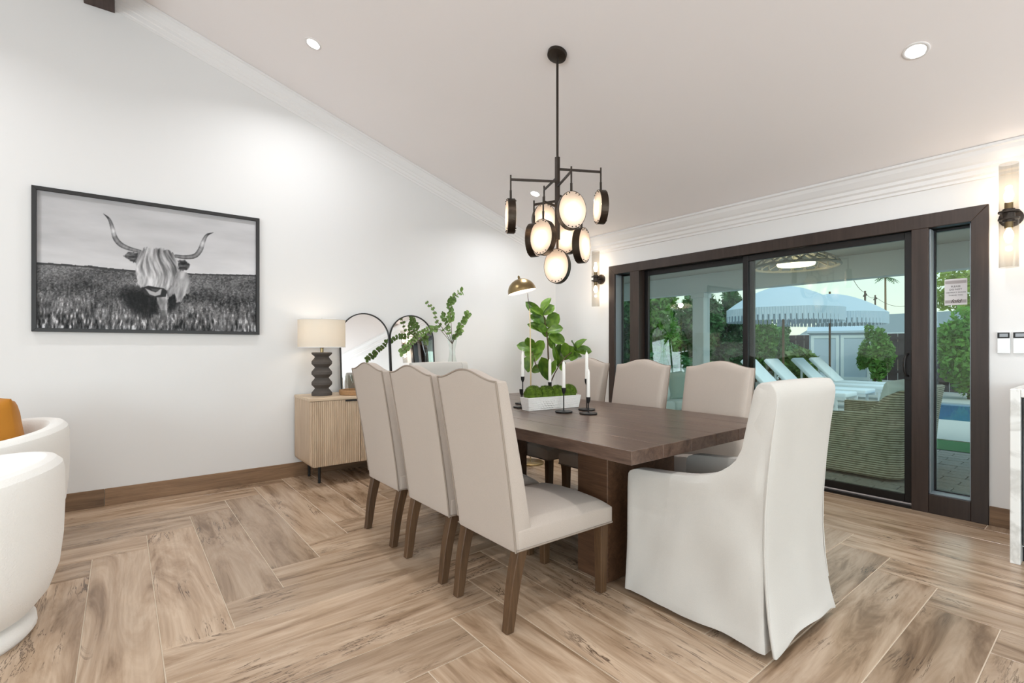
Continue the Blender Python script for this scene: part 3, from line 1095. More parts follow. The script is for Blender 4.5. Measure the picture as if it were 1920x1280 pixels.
def make_slip_chair():
    root = thing('slipcover_armchair', 'x', 'chair', (0, 0, 0))
    zs = [0.028, 0.06, 0.1, 0.16, 0.22, 0.28, 0.34, 0.4, 0.46, 0.52, 0.56, 0.585, 0.6, 0.61, 0.616, 0.62, 0.624, 0.63, 0.636, 0.644, 0.655, 0.67, 0.69, 0.715, 0.745, 0.79, 0.84, 0.9, 0.96, 1.0, 1.03, 1.048, 1.056]
    m_ = 26
    for s in (-1, 1):
        F, B = [], []
        for z in zs:
            y0, y1 = interp(z, REAR) + 0.008, interp(z, FRONT)
            rf, rb_ = [], []
            for j in range(m_):
                q = 0.5 - 0.5 * math.cos(PI * j / (m_ - 1)) * 0.75 - 0.5 * 0.25 * (1 - 2 * j / (m_ - 1))
                y_ = y0 + (y1 - y0) * q
                edge = min(1.0, min(y_ - y0, y1 - y_) / 0.03, max(0, interp_top(y_) - z) / 0.03)
                edge = max(0.0, edge)
                flare = 0.018 * max(0, 1 - z / 0.28) ** 1.5
                wr_ = 0.022 * nz(y_ * 5 + s * 7 + z * 2, z * 3.6, 2.0) + 0.012 * nz(y_ * 10 + z * 6, z * 7, s * 5.0)
                wr_ += 0.012 * math.sin((y_ * 0.9 + z * 1.1) * 17) * max(0, 0.5 - abs(z - 0.36)) * 1.2
                hem = 0.012 * nz(y_ * 4, 3.0, s * 4.0) if z < 0.05 else 0
                xo = 0.283 + 0.008 * math.sqrt(edge) + flare + wr_ * edge
                xi = 0.225 - 0.006 * math.sqrt(edge)
                rf.append((s * xo, y_, z + hem))
                rb_.append((s * xi, y_, z + hem))
            F.append(rf)
            B.append(rb_)
        M().solid(F, B).obj('side_panel', 'slip', root, bevel=0.008, seg=2, smooth=60)
    # back cover: full width sheet falling to the floor, flared at the hem
    F, B = [], []
    zb = [0.022, 0.06, 0.1, 0.15, 0.22, 0.3, 0.38, 0.46, 0.54, 0.62, 0.7, 0.78, 0.86, 0.94, 1.0, 1.03, 1.05, 1.062]
    for z in zb:
        rf, rb_ = [], []
        for j in range(17):
            s = j / 8 - 1
            w_ = 0.282 + 0.012 * max(0, (z - 0.5) / 0.55) + 0.024 * max(0, 1 - z / 0.3) ** 1.3
            x_ = s * w_
            fl_ = -0.035 * max(0, 1 - z / 0.34) ** 1.3
            edge = min(1, (1 - abs(s)) / 0.1)
            wr_ = 0.012 * nz(x_ * 5 + z, z * 4, 9.0) * edge
            yr = interp(z, REAR) + fl_ + wr_ - 0.004
            hem = (0.028 * math.sin(PI * (s * 0.5 + 0.5)) if z < 0.05 else 0)
            top = 0.004 * (1 - s * s) if z > 1.03 else 0
            yf = interp(z, FRONT) - 0.006 if z > 0.64 else yr + 0.016
            if z <= 0.64:
                yf = yr + 0.016
            elif z < 0.8:
                yf = -0.245
            rf.append((x_ * (0.985 if z > 0.64 else 1), yf, z + hem + top))
            rb_.append((x_, yr, z + hem + top))
        F.append(rf)
        B.append(rb_)
    M().solid(F, B).obj('back_cover', 'slip', root, bevel=0.010, seg=2, smooth=60)
    # seat cushion
    M().box(-0.222, 0.222, -0.30, 0.325, 0.36, 0.485).obj('seat_cushion', 'slip', root, bevel=0.03, seg=3, smooth=60)
    # front skirt
    F, B = [], []
    for z in (0.03, 0.12, 0.22, 0.3, 0.38):
        rf, rb_ = [], []
        for j in range(13):
            s = j / 6 - 1
            y_ = 0.322 + 0.012 * max(0, 1 - z / 0.3) + 0.004 * nz(s * 3, z * 4, 1.0)
            rf.append((s * 0.222, y_, z))
            rb_.append((s * 0.222, y_ - 0.014, z))
        F.append(rf)
        B.append(rb_)
    M().solid(F, B).obj('front_skirt', 'slip', root, bevel=0.004, seg=1, smooth=60)
    # seams
    for s in (-1, 1):
        pts = [(s * (0.288 + 0.022 * max(0, 1 - z / 0.3) ** 1.3), interp(z, REAR) - 0.001 - 0.03 * max(0, 1 - z / 0.34) ** 1.3, z) for z in (0.16, 0.25, 0.4, 0.55, 0.7, 0.85, 0.98, 1.03)]
        M().tube(pts, 0.0035, 6).obj('seam_welt', 'slip', root)
    for sx in (-1, 1):
        for y_ in (-0.28, 0.27):
            M().box(sx * 0.235 - 0.02, sx * 0.235 + 0.02, y_ - 0.02, y_ + 0.02, 0, 0.36).obj('leg', 'leg', root, bevel=0.003, seg=1, smooth=0)
    return root


def interp_top(y_):
    # height of the arm and back silhouette over y
    tab = [(-0.375, 1.056), (-0.29, 1.056), (-0.258, 0.9), (-0.235, 0.79), (-0.21, 0.74), (-0.175, 0.705), (-0.125, 0.674), (-0.05, 0.648), (0.03, 0.634), (0.27, 0.616), (0.33, 0.58)]
    return interp(y_, tab)


sl = make_slip_chair()
sl.location = (2.226, 1.203, 0)
tag(sl, 'white slipcovered armchair at the near end of the table, seen from behind', 'chair', 'white slipcovered end chairs')
sl2 = copy_tree(sl)
sl2.location = (2.30, 3.64, 0)
sl2.rotation_euler = (0, 0, PI)
tag(sl2, 'white slipcovered armchair at the far end of the table, mostly hidden behind the beige chairs', 'chair', 'white slipcovered end chairs')

# ================================================================== SIDEBOARD
SX0, SX1, SY0, SY1, SZ0, SZ1 = 1.25, 3.02, 4.315, 4.795, 0.17, 0.765
sb = thing('sideboard', 'pale fluted wood sideboard with black handles against the picture wall', 'sideboard', ((SX0 + SX1) / 2, (SY0 + SY1) / 2, 0))
ox, oy = (SX0 + SX1) / 2, (SY0 + SY1) / 2
hwid, hd = (SX1 - SX0) / 2, (SY1 - SY0) / 2


def rrect(x0, x1, z0, z1, r, nseg=5):
    pts = []
    for (cx_, cz_, a0) in ((x1 - r, z1 - r, 0), (x0 + r, z1 - r, 90), (x0 + r, z0 + r, 180), (x1 - r, z0 + r, 270)):
        for k in range(nseg + 1):
            a = R(a0 + 90 * k / nseg)
            pts.append((cx_ + r * math.cos(a), cz_ + r * math.sin(a)))
    return pts


pts = rrect(-hwid, hwid, SZ0, SZ1 - 0.026, 0.045)
pts = [(p[0], p[1]) if p[1] < 0.5 else (math.copysign(hwid, p[0]), SZ1 - 0.026) for p in pts]
out = []
for p in pts:
    if not out or (abs(p[0] - out[-1][0]) + abs(p[1] - out[-1][1])) > 1e-6:
        out.append(p)
M().prism(out, -hd + 0.02, hd, axis=1).obj('body', 'cab', sb, smooth=30)
M().box(-hwid - 0.004, hwid + 0.004, -hd - 0.003, hd, SZ1 - 0.026, SZ1).obj('top', 'cab_top', sb, bevel=0.004, seg=2, smooth=0)
dw = (SX1 - SX0) / 4
for k in range(4):
    x0, x1 = -hwid + k * dw + (0.003), -hwid + (k + 1) * dw - 0.003
    g = M()
    # fluted front: one continuous scalloped profile
    nf = 26
    top_z = SZ1 - 0.03
    prof = []
    for i in range(nf * 4 + 1):
        q = i / (nf * 4)
        prof.append((x0 + (x1 - x0) * q, -hd + 0.006 - 0.0055 * abs(math.sin(PI * nf * q))))
    rows = []

    def bot(xx):
        d_ = min(xx + hwid, hwid - xx)
        return SZ0 + 0.006 + (0.045 - math.sqrt(max(0, 0.045 ** 2 - (0.045 - d_) ** 2)) if d_ < 0.045 else 0)

    F = [[(p[0], p[1], bot(p[0])) for p in prof], [(p[0], p[1], top_z) for p in prof]]
    B = [[(p[0], -hd + 0.0195, bot(p[0])) for p in prof], [(p[0], -hd + 0.0195, top_z) for p in prof]]
    g.solid(F, B)
    dr = g.obj('cabinet_door', 'cab', sb, smooth=20)
    s = 1 if k % 2 == 0 else -1
    hx0 = (x1 - 0.14) if s == 1 else (x0 + 0.02)
    M().box(hx0, hx0 + 0.12, -hd - 0.018, -hd + 0.008, top_z - 0.012, top_z).obj('handle', 'black', dr, bevel=0.002, seg=1, smooth=0)
for (x, y) in ((-hwid + 0.12, -hd + 0.15), (-hwid + 0.12, hd - 0.03), (hwid - 0.12, -hd + 0.15), (hwid - 0.12, hd - 0.03)):
    M().tube([(x, y, 0), (x, y, SZ0 + 0.004)], 0.012, 10).obj('leg', 'black', sb)

# ------------------------------------------------------------------ things on the sideboard
ZT = SZ1
# zig-zag lamp
lp = thing('table_lamp', 'table lamp with a dark zigzag ceramic base and white drum shade', 'lamp', (1.425, 4.57, ZT))
prof = [(0.001, 0.0), (0.086, 0.0)]
z = 0.0
seg_h = 0.094
for k in range(4):
    prof += [(0.088, z + 0.004), (0.088, z + 0.026), (0.06, z + 0.062), (0.06, z + 0.068)]
    z += seg_h
prof += [(0.088, z), (0.088, z + 0.012), (0.08, z + 0.014), (0.001, z + 0.014)]
M().lathe(prof, n=36, cap=False).obj('base', 'ceramic', lp, smooth=12)
M().lathe([(0.001, 0.39), (0.014, 0.39), (0.014, 0.425), (0.02, 0.43), (0.02, 0.47), (0.001, 0.47)], n=16, cap=False).obj('socket', 'brass', lp)
shd = M()
shd.lathe([(0.203, 0.435), (0.203, 0.685)], n=48, cap=False)
shd.lathe([(0.2, 0.685), (0.2, 0.435)], n=48, cap=False)
so = shd.obj('lamp_shade', 'shade', lp)
for z in (0.436, 0.684):
    M().tube([(0.2025 * math.cos(2 * PI * k / 48), 0.2025 * math.sin(2 * PI * k / 48), z) for k in range(48)], 0.003, 6, closed=True).obj('shade_hoop', 'plastic', so)
sp = M()
for k in range(3):
    a = 2 * PI * k / 3
    sp.tube([(0, 0, 0.665), (0.2 * math.cos(a), 0.2 * math.sin(a), 0.68)], 0.002, 5)
sp.tube([(0, 0, 0.46), (0, 0, 0.7)], 0.003, 6)
sp.obj('shade_spider', 'brass', so)
M().sphere((0, 0, 0.53), (0.022, 0.022, 0.036), 14, 10).obj('bulb', 'bulb', lp)
point_light('lamp_glow', (0, 0, 0.59), 0.8, (1.0, 0.91, 0.8), lp, 0.04)

# arched mirrors
def arch_pts(w_, h_, inset=0.0, n_=28):
    r_ = w_ / 2
    pts = [(-r_ + inset, inset)]
    pts += [((r_ - inset) * math.cos(PI - PI * k / n_), h_ - r_ + (r_ - inset) * math.sin(PI - PI * k / n_)) for k in range(n_ + 1)]
    pts += [(r_ - inset, inset)]
    return pts


for (xc, lab) in ((1.925, 'arched black framed mirror behind the table lamp, left of the pair'), (2.447, 'arched black framed mirror beside the eucalyptus vase, right of the pair')):
    t = thing('arched_mirror', lab, 'mirror', (xc, 4.745, ZT + 0.001), group='arched mirrors on the sideboard')
    t.rotation_euler = (R(-5.5), 0, 0)
    fr = M()
    o_, i_ = arch_pts(0.518, 0.785), arch_pts(0.518, 0.785, 0.011)
    n_ = len(o_)
    vs = [(p[0], 0, p[1]) for p in o_] + [(p[0], 0, p[1]) for p in i_] + [(p[0], 0.02, p[1]) for p in o_] + [(p[0], 0.02, p[1]) for p in i_]
    fs = []
    for k in range(n_):
        k2 = (k + 1) % n_
        fs += [(k, k2, n_ + k2, n_ + k), (2 * n_ + k, 3 * n_ + k, 3 * n_ + k2, 2 * n_ + k2), (k, 2 * n_ + k, 2 * n_ + k2, k2), (n_ + k, n_ + k2, 3 * n_ + k2, 3 * n_ + k)]
    fr.add(vs, fs)
    fr.obj('mirror_frame', 'frame_black', t, smooth=40)
    M().prism(arch_pts(0.518, 0.785, 0.010), 0.008, 0.012, axis=1).obj('mirror_glass', 'mirror', t, smooth=0)

# rattan tray and stemware
tr = thing('rattan_tray', 'round woven rattan tray on the sideboard beside the lamp', 'tray', (1.70, 4.47, ZT + 0.001))
M().lathe([(0.001, 0.0), (0.14, 0.0), (0.146, 0.012), (0.146, 0.04), (0.136, 0.042), (0.134, 0.01), (0.001, 0.008)], n=36, cap=False).obj('tray_body', 'rattan', tr, smooth=40)
for k in range(2):
    M().tube([(0.14 * math.cos(2 * PI * i / 40), 0.14 * math.sin(2 * PI * i / 40), 0.014 + 0.026 * k) for i in range(40)], 0.006, 6, closed=True).obj('rim_cane', 'rattan', tr)
for i, (dx, dy, lab) in enumerate(((-0.065, -0.02, 'clear coupe glass on the rattan tray, nearest the lamp'), (0.055, -0.045, 'clear coupe glass on the rattan tray, at its front right'), (0.02, 0.07, 'clear coupe glass on the rattan tray, at its back'))):
    gl = thing('coupe_glass', lab, 'glass', (1.70 + dx, 4.47 + dy, ZT + 0.0095), group='coupe glasses on the tray')
    M().lathe([(0.001, 0.0), (0.032, 0.001), (0.03, 0.004), (0.005, 0.008)], n=18, cap=False).obj('foot', 'clear_glass', gl)
    M().tube([(0, 0, 0.006), (0, 0, 0.075)], 0.0042, 8).obj('stem', 'clear_glass', gl)
    M().lathe([(0.004, 0.074), (0.02, 0.09), (0.034, 0.125), (0.043, 0.168)], n=20, cap=False).obj('bowl', 'clear_glass', gl)

# vase with eucalyptus
vp = at_y(848, 690, 4.52)
VX, VY = vp.x, 4.52
va = thing('glass_vase', 'clear glass bottle vase at the end of the sideboard holding eucalyptus', 'vase', (VX, VY, ZT + 0.001))
M().lathe([(0.001, 0.0), (0.085, 0.0), (0.092, 0.02), (0.09, 0.13), (0.075, 0.2), (0.05, 0.27), (0.034, 0.34), (0.03, 0.41), (0.036, 0.44), (0.05, 0.5), (0.056, 0.56)], n=28, cap=False).obj('vase_body', 'clear_glass', va)
M().lathe([(0.001, 0.004), (0.086, 0.004), (0.088, 0.02), (0.086, 0.12), (0.001, 0.12)], n=24, cap=False).obj('vase_water', 'clear_glass', va)

random.seed(5)


def leaf_mesh(name, mat, shape, curl=0.1, nl=7, nw=5, fold=0.12, wavy=0.0):
    """unit leaf: x 0..1 along the rib, |y| <= 0.5 * shape(x)"""
    vs, fs = [], []
    for i in range(nl + 1):
        t = i / nl
        for j in range(nw):
            s = j / (nw - 1) * 2 - 1
            w_ = shape(t) * 0.5
            zz = -curl * t * t + fold * abs(s) * w_ * 2 + wavy * math.sin(t * 11 + s * 2) * abs(s)
            vs.append((t, s * w_, zz))
    for i in range(nl):
        for j in range(nw - 1):
            a = i * nw + j
            fs.append((a, a + 1, a + nw + 1, a + nw))
    return M().add(vs, fs).mesh(name, mat, smooth=80)


def place_leaf(me, parent, base, tip, width, nrm_hint, name='leaf'):
    d = tip - base
    L_ = d.length
    d = d.normalized()
    s = nrm_hint.cross(d)
    if s.length < 1e-3:
        s = Vector((0, 0, 1)).cross(d)
    s.normalize()
    n_ = d.cross(s)
    o = link(name, me, parent)
    mt = Matrix(((d.x * L_, s.x * width, n_.x * L_, base.x), (d.y * L_, s.y * width, n_.y * L_, base.y), (d.z * L_, s.z * width, n_.z * L_, base.z), (0, 0, 0, 1)))
    o.matrix_local = mt
    return o


euc = [leaf_mesh('leaf', 'euca', lambda t: max(0.02, math.sin(PI * min(1, t * 0.97 + 0.03)) ** 0.6), 0.12),
       leaf_mesh('leaf', 'euca', lambda t: max(0.02, math.sin(PI * min(1, t * 0.97 + 0.03)) ** 0.8), -0.1)]
branches = [([(847, 655), (846, 610), (845, 590), (842, 572), (850, 557), (867, 545)], 12, 0.055, 'tallest eucalyptus sprig in the vase, its tip bending right'),
            ([(849, 652), (858, 622), (866, 606), (872, 596), (879, 588)], 12, 0.05, 'bright eucalyptus sprig leaning right out of the vase'),
            ([(846, 650), (832, 618), (818, 600), (813, 580), (798, 565)], 8, 0.034, 'thin sparse eucalyptus sprig leaning up and left over the mirror'),
            ([(845, 650), (826, 618), (805, 616), (785, 628), (768, 645), (750, 662)], 18, 0.044, 'long eucalyptus sprig drooping left in front of the mirror'),
            ([(847, 650), (842, 625), (838, 612), (832, 598), (831, 588)], 9, 0.042, 'short eucalyptus sprig standing upright at the left of the vase'),
            ([(848, 652), (852, 630), (860, 622), (864, 618)], 7, 0.05, 'short eucalyptus sprig spilling right over the vase rim')]
for bi, (px, nl_, lw, lab) in enumerate(branches):
    br = thing('eucalyptus_sprig', lab, 'sprig', (VX, VY, ZT + 0.05), group='eucalyptus sprigs in the vase')
    org = Vector((VX, VY, ZT + 0.05))
    yb = [VY] + [VY - 0.02 - 0.10 * random.random() if bi != 3 else VY - 0.03 * k for k in range(1, len(px))]
    pts = [Vector((0, 0, 0)), Vector((0.0, 0, 0.42))] + [at_y(u, v, yy) - org for (u, v), yy in list(zip(px, yb))[1:]]
    # smooth the stem
    sm = []
    for i in range(len(pts) - 1):
        for q in (0, 0.5):
            sm.append(pts[i].lerp(pts[i + 1], q))
    sm.append(pts[-1])
    M().tube(sm, [0.0028] * (len(sm) - 1) + [0.0012], 6).obj('stem', 'bark', br)
    L_ = len(sm)
    for k in range(nl_):
        q = 0.36 + 0.64 * (k + 0.5) / nl_
        f_ = q * (L_ - 1)
        i0 = min(int(f_), L_ - 2)
        p = sm[i0].lerp(sm[i0 + 1], f_ - i0)
        dirn = (sm[i0 + 1] - sm[i0]).normalized()
        for sd in (-1, 1):
            side = dirn.cross(Vector((random.uniform(-0.5, 0.5), -1, random.uniform(-0.5, 0.5)))).normalized() * sd
            dv = (side * random.uniform(0.7, 1.1) + dirn * random.uniform(0.3, 0.8) + Vector((random.uniform(-.3, .3), random.uniform(-.4, .2), random.uniform(-.2, .3)))).normalized()
            ll = lw * random.uniform(0.75, 1.15)
            place_leaf(random.choice(euc), br, p, p + dv * ll, ll * random.uniform(0.75, 0.95), Vector((random.uniform(-.6, .6), -1, random.uniform(-.3, .8))))

# ================================================================== TABLE CENTREPIECE
def taper_box(m, x0, x1, y0, y1, z0, z1, k):
    vs = [(x0 + k, y0 + k, z0), (x1 - k, y0 + k, z0), (x1 - k, y1 - k, z0), (x0 + k, y1 - k, z0), (x0, y0, z1), (x1, y0, z1), (x1, y1, z1), (x0, y1, z1)]
    return m.add(vs, [(0, 3, 2, 1), (4, 5, 6, 7), (0, 1, 5, 4), (1, 2, 6, 5), (2, 3, 7, 6), (3, 0, 4, 7)])


PXc, PYc, P_ROT = 2.335, 2.50, R(-6)
pl = thing('planter', 'white ribbed rectangular planter in the middle of the table', 'planter', (PXc, PYc, TTOP + 0.0005), P_ROT)
m = M()
x0, x1, y0, y1, h_ = -0.226, 0.226, -0.05, 0.05, 0.088
# ribbed hollow trough
rings = []
nr = 22
for k in range(nr + 1):
    z = h_ * k / nr
    q = 0.012 * (1 - k / nr) - (0.0016 if k % 2 else 0.0)
    rings.append([(x0 + q, y0 + q, z), (x1 - q, y0 + q, z), (x1 - q, y1 - q, z), (x0 + q, y1 - q, z)])
rings.append([(x0 + 0.008, y0 + 0.008, h_), (x1 - 0.008, y0 + 0.008, h_), (x1 - 0.008, y1 - 0.008, h_), (x0 + 0.008, y1 - 0.008, h_)])
rings.append([(x0 + 0.012, y0 + 0.012, h_ * 0.55), (x1 - 0.012, y0 + 0.012, h_ * 0.55), (x1 - 0.012, y1 - 0.012, h_ * 0.55), (x0 + 0.012, y1 - 0.012, h_ * 0.55)])
add_rings(m, rings)
m.obj('trough', 'planter', pl, smooth=15)
# raised diamond medallion on the front
md = M()
for i in range(5):
    for j in range(4):
        cx_, cz_ = -0.11 + i * 0.022 + (0.011 if j % 2 else 0), 0.018 + j * 0.014
        md.add([(cx_ - 0.008, y0 + 0.004, cz_), (cx_, y0 + 0.004, cz_ - 0.006), (cx_ + 0.008, y0 + 0.004, cz_), (cx_, y0 + 0.004, cz_ + 0.006), (cx_, y0 - 0.004 + 0.006 * (1 - cz_ / h_), cz_)], [(0, 1, 4), (1, 2, 4), (2, 3, 4), (3, 0, 4)])
md.obj('medallion', 'planter', pl, smooth=0)
MB = [(-0.152, 0.068, 'leftmost'), (-0.048, 0.064, 'second from the left'), (0.052, 0.062, 'third from the left'), (0.15, 0.066, 'rightmost')]
for k, (dx, r_, w_) in enumerate(MB):
    rg = random.Random(40 + k)
    mb = M().sphere((0, 0, 0), (r_ * 1.02, 0.043, r_ * 0.9), 44, 30, disp=lambda d, k=k: 0.05 * nz(d.x * 4 + k * 9, d.y * 4, d.z * 4) + 0.05 * nz(d.x * 17, d.y * 17 + k * 3, d.z * 17))
    o = mb.obj('moss_ball', 'moss', None, (PXc + dx * math.cos(P_ROT), PYc + dx * math.sin(P_ROT), TTOP + h_ + 0.014), smooth=180)
    # short fuzz blades over the ball
    fz = M()
    for _ in range(1500):
        th, ph = math.acos(rg.uniform(0.02, 1)), rg.uniform(0, 2 * PI)
        d = Vector((math.sin(th) * math.cos(ph), math.sin(th) * math.sin(ph), math.cos(th)))
        b0 = Vector((d.x * r_ * 1.0, d.y * 0.042, d.z * r_ * 0.88))
        tdir = (d + Vector((rg.uniform(-.6, .6), rg.uniform(-.6, .6), rg.uniform(-.4, .6)))).normalized()
        sd = tdir.cross(Vector((rg.uniform(-1, 1), rg.uniform(-1, 1), rg.uniform(-1, 1)))).normalized() * 0.0012
        tp = b0 + tdir * rg.uniform(0.006, 0.014)
        fz.add([b0 - sd, b0 + sd, tp], [(0, 1, 2)])
    f_ = fz.obj('moss_fuzz', 'moss', o, smooth=0)
    tag(f_, kind='stuff')
    o.rotation_euler = (0, 0, P_ROT)
    tag(o, 'round green moss ball in the white planter, %s of the four' % w_, 'moss ball', 'moss balls in the planter')

CS = [((1057, 773), 0.161, 0.178, 'black candlestick with a white taper standing in front of the planter'),
      ((1103, 776), 0.108, 0.185, 'short candlestick right of the planter, before the taller one'),
      ((1100, 768.5), 0.211, 0.188, 'tall black candlestick right of the planter, behind the shorter one'),
      ((980, 757), 0.205, 0.195, 'tall black candlestick with a taper left of the planter'),
      ((977.5, 764), 0.13, 0.0, 'short black candlestick without a candle at the left end of the planter'),
      ((1031, 757.5), 0.165, 0.18, 'black candlestick with a white taper standing behind the moss balls')]
for (px, hh, cl, lab) in CS:
    p = at_z(px[0], px[1], TTOP)
    t = thing('candlestick', lab, 'candlestick', (p.x, p.y, TTOP + 0.0005), group='black candlesticks on the table')
    M().lathe([(0.001, 0), (0.055, 0), (0.057, 0.004), (0.056, 0.009), (0.05, 0.006), (0.014, 0.007), (0.006, 0.012), (0.001, 0.012)], n=28, cap=False).obj('base', 'black', t, smooth=40)
    M().tube([(0, 0, 0.008), (0, 0, hh - 0.035)], 0.0042, 8).obj('stem', 'black', t)
    M().lathe([(0.001, hh - 0.042), (0.006, hh - 0.04), (0.013, hh - 0.022), (0.0145, hh), (0.0118, hh), (0.011, hh - 0.016), (0.001, hh - 0.016)], n=18, cap=False).obj('cup', 'black', t, smooth=40)
    if cl:
        cd = thing('taper_candle', 'white taper candle in the ' + lab.replace(' with a white taper', '').replace(' with a taper', ''), 'candle', (p.x, p.y, TTOP + hh - 0.015), group='white taper candles')
        M().lathe([(0.001, 0), (0.0108, 0), (0.0115, 0.02), (0.0105, cl - 0.012), (0.006, cl + 0.004), (0.001, cl + 0.01)], n=16, cap=False).obj('wax', 'candle', cd)
        M().tube([(0, 0, cl + 0.006), (0.001, 0, cl + 0.02)], 0.0012, 5).obj('wick', 'candle', cd)

# @@PART3@@
# ================================================================== CHANDELIER
CHX, CHY = 2.348, 2.452
CHZ = ceil_z(CHX)
ch = thing('chandelier', 'dark bronze chandelier of nine glass discs hanging over the table', 'chandelier', (CHX, CHY, CHZ))
rot = Matrix.Rotation(SL_ANG, 4, 'Y')
M().lathe([(0.001, -0.028), (0.055, -0.028), (0.066, -0.024), (0.068, -0.001), (0.001, -0.001)], n=36, cap=False, mat=rot.to_3x3()).obj('canopy', 'dark_bronze', ch, smooth=40)
M().tube([(0, 0, -0.02), (0, 0, 2.5 - CHZ)], 0.0085, 10).obj('rod', 'dark_bronze', ch)
M().box(-0.0135, 0.0135, -0.0135, 0.0135, 1.94 - CHZ, 2.51 - CHZ).obj('stem', 'dark_bronze', ch, bevel=0.002, seg=1, smooth=0)
FWD = Vector((CA, SA, 0))
RGT = Vector((SA, -CA, 0))
# (depth offset, lateral offset, arm height, disc centre height)
DISC = [(0.056, 0.309, 2.426, 2.180), (-0.04, -0.321, 2.341, 2.092), (-0.297, 0.06, 2.305, 2.057), (0.27, -0.074, 2.370, 2.147),
        (0.09, -0.157, 2.207, 1.957), (-0.125, -0.105, 2.167, 1.928), (0.12, 0.09, 2.25, 1.983), (-0.10, 0.151, 2.12, 1.88), (0.0, 0.0, None, 1.757)]
DR, DT = 0.119, 0.052


def disc_parts():
    rim = M()
    n_ = 40
    vs, fs = [], []
    prof = [(DR, -DT / 2), (DR, DT / 2), (DR - 0.006, DT / 2), (DR - 0.006, -DT / 2)]
    for i in range(n_):
        a = 2 * PI * i / n_
        for (r_, x_) in prof:
            vs.append((x_, r_ * math.cos(a) * 0.76, r_ * math.sin(a)))
    for i in range(n_):
        for j in range(4):
            fs.append((i * 4 + j, i * 4 + (j + 1) % 4, ((i + 1) % n_) * 4 + (j + 1) % 4, ((i + 1) % n_) * 4 + j))
    rim.add(vs, fs)
    gl = []
    for s in (-1, 1):
        g = M()
        vs, fs = [(s * (DT / 2 + 0.007), 0, 0)], []
        nr_ = 6
        for k in range(1, nr_ + 1):
            r_ = (DR - 0.004) * k / nr_
            for i in range(n_):
                a = 2 * PI * i / n_
                bulge = 0.007 * (1 - (k / nr_) ** 4) + 0.0025 * nz(math.cos(a) * k * 0.9, math.sin(a) * k * 0.9, s * 3)
                vs.append((s * (DT / 2 + bulge), r_ * math.cos(a) * 0.76, r_ * math.sin(a)))
        for i in range(n_):
            fs.append((0, 1 + i, 1 + (i + 1) % n_))
        for k in range(nr_ - 1):
            for i in range(n_):
                a = 1 + k * n_ + i
                b2 = 1 + k * n_ + (i + 1) % n_
                fs.append((a, b2, b2 + n_, a + n_))
        g.add(vs, fs)
        gl.append(g.mesh('disc_glass', 'disc_glass', smooth=80))
    st = M()
    for s in (-1, 1):
        for a in (60, 75, 105, 120, 250, 268, 285, 300):
            st.sphere((s * (DT / 2 + 0.004), (DR - 0.012) * math.cos(R(a)) * 0.76, (DR - 0.012) * math.sin(R(a))), 0.0042, 8, 6)
    bulb = M().sphere((0, 0, 0.0), (0.012, 0.012, 0.03), 10, 8)
    return rim.mesh('disc_rim', 'disc_rim', bevel=0.0015, seg=1, smooth=40), gl, st.mesh('studs', 'dark_bronze'), bulb.mesh('bulb', 'bulb')


rim_me, gl_me, stud_me, bulb_me = disc_parts()
for (dd, dl_, za, zc) in DISC:
    off = FWD * dd + RGT * dl_
    az = math.atan2(off.y, off.x) if za else math.atan2(-(FWD * 0.85 + RGT * 0.42).y, -(FWD * 0.85 + RGT * 0.42).x)
    d_ = thing('disc_pendant', None, None, (off.x, off.y, zc - CHZ), az)
    d_.parent = ch
    link('disc_rim', rim_me, d_)
    for g in gl_me:
        link('disc_glass', g, d_)
    tag(link('stud_set', stud_me, d_), kind='stuff')
    link('bulb', bulb_me, d_)
    point_light('disc_glow', (0, 0, -0.02), 0.3, (1.0, 0.86, 0.74), d_, 0.018)
    top = zc + DR
    if za:
        M().tube([(0, 0, za + 0.03 - zc), (0, 0, top - zc + 0.05)], 0.0055, 8).obj('drop_rod', 'dark_bronze', d_)
        M().tube([(0, 0, top - zc + 0.055), (0, 0, top - zc - 0.012)], 0.0078, 8).obj('drop_sleeve', 'dark_bronze', d_)
        L_ = off.length
        m = M().box(0.012, L_ - 0.003, -0.0055, 0.0055, -0.008, 0.008)
        ar = m.obj('arm', 'dark_bronze', ch, (0, 0, za - CHZ), bevel=0.0015, seg=1, smooth=0)
        ar.rotation_euler = (0, 0, math.atan2(off.y, off.x))
    else:
        M().tube([(0, 0, 1.945 - zc), (0, 0, top - zc - 0.01)], 0.0085, 8).obj('drop_rod', 'dark_bronze', d_)

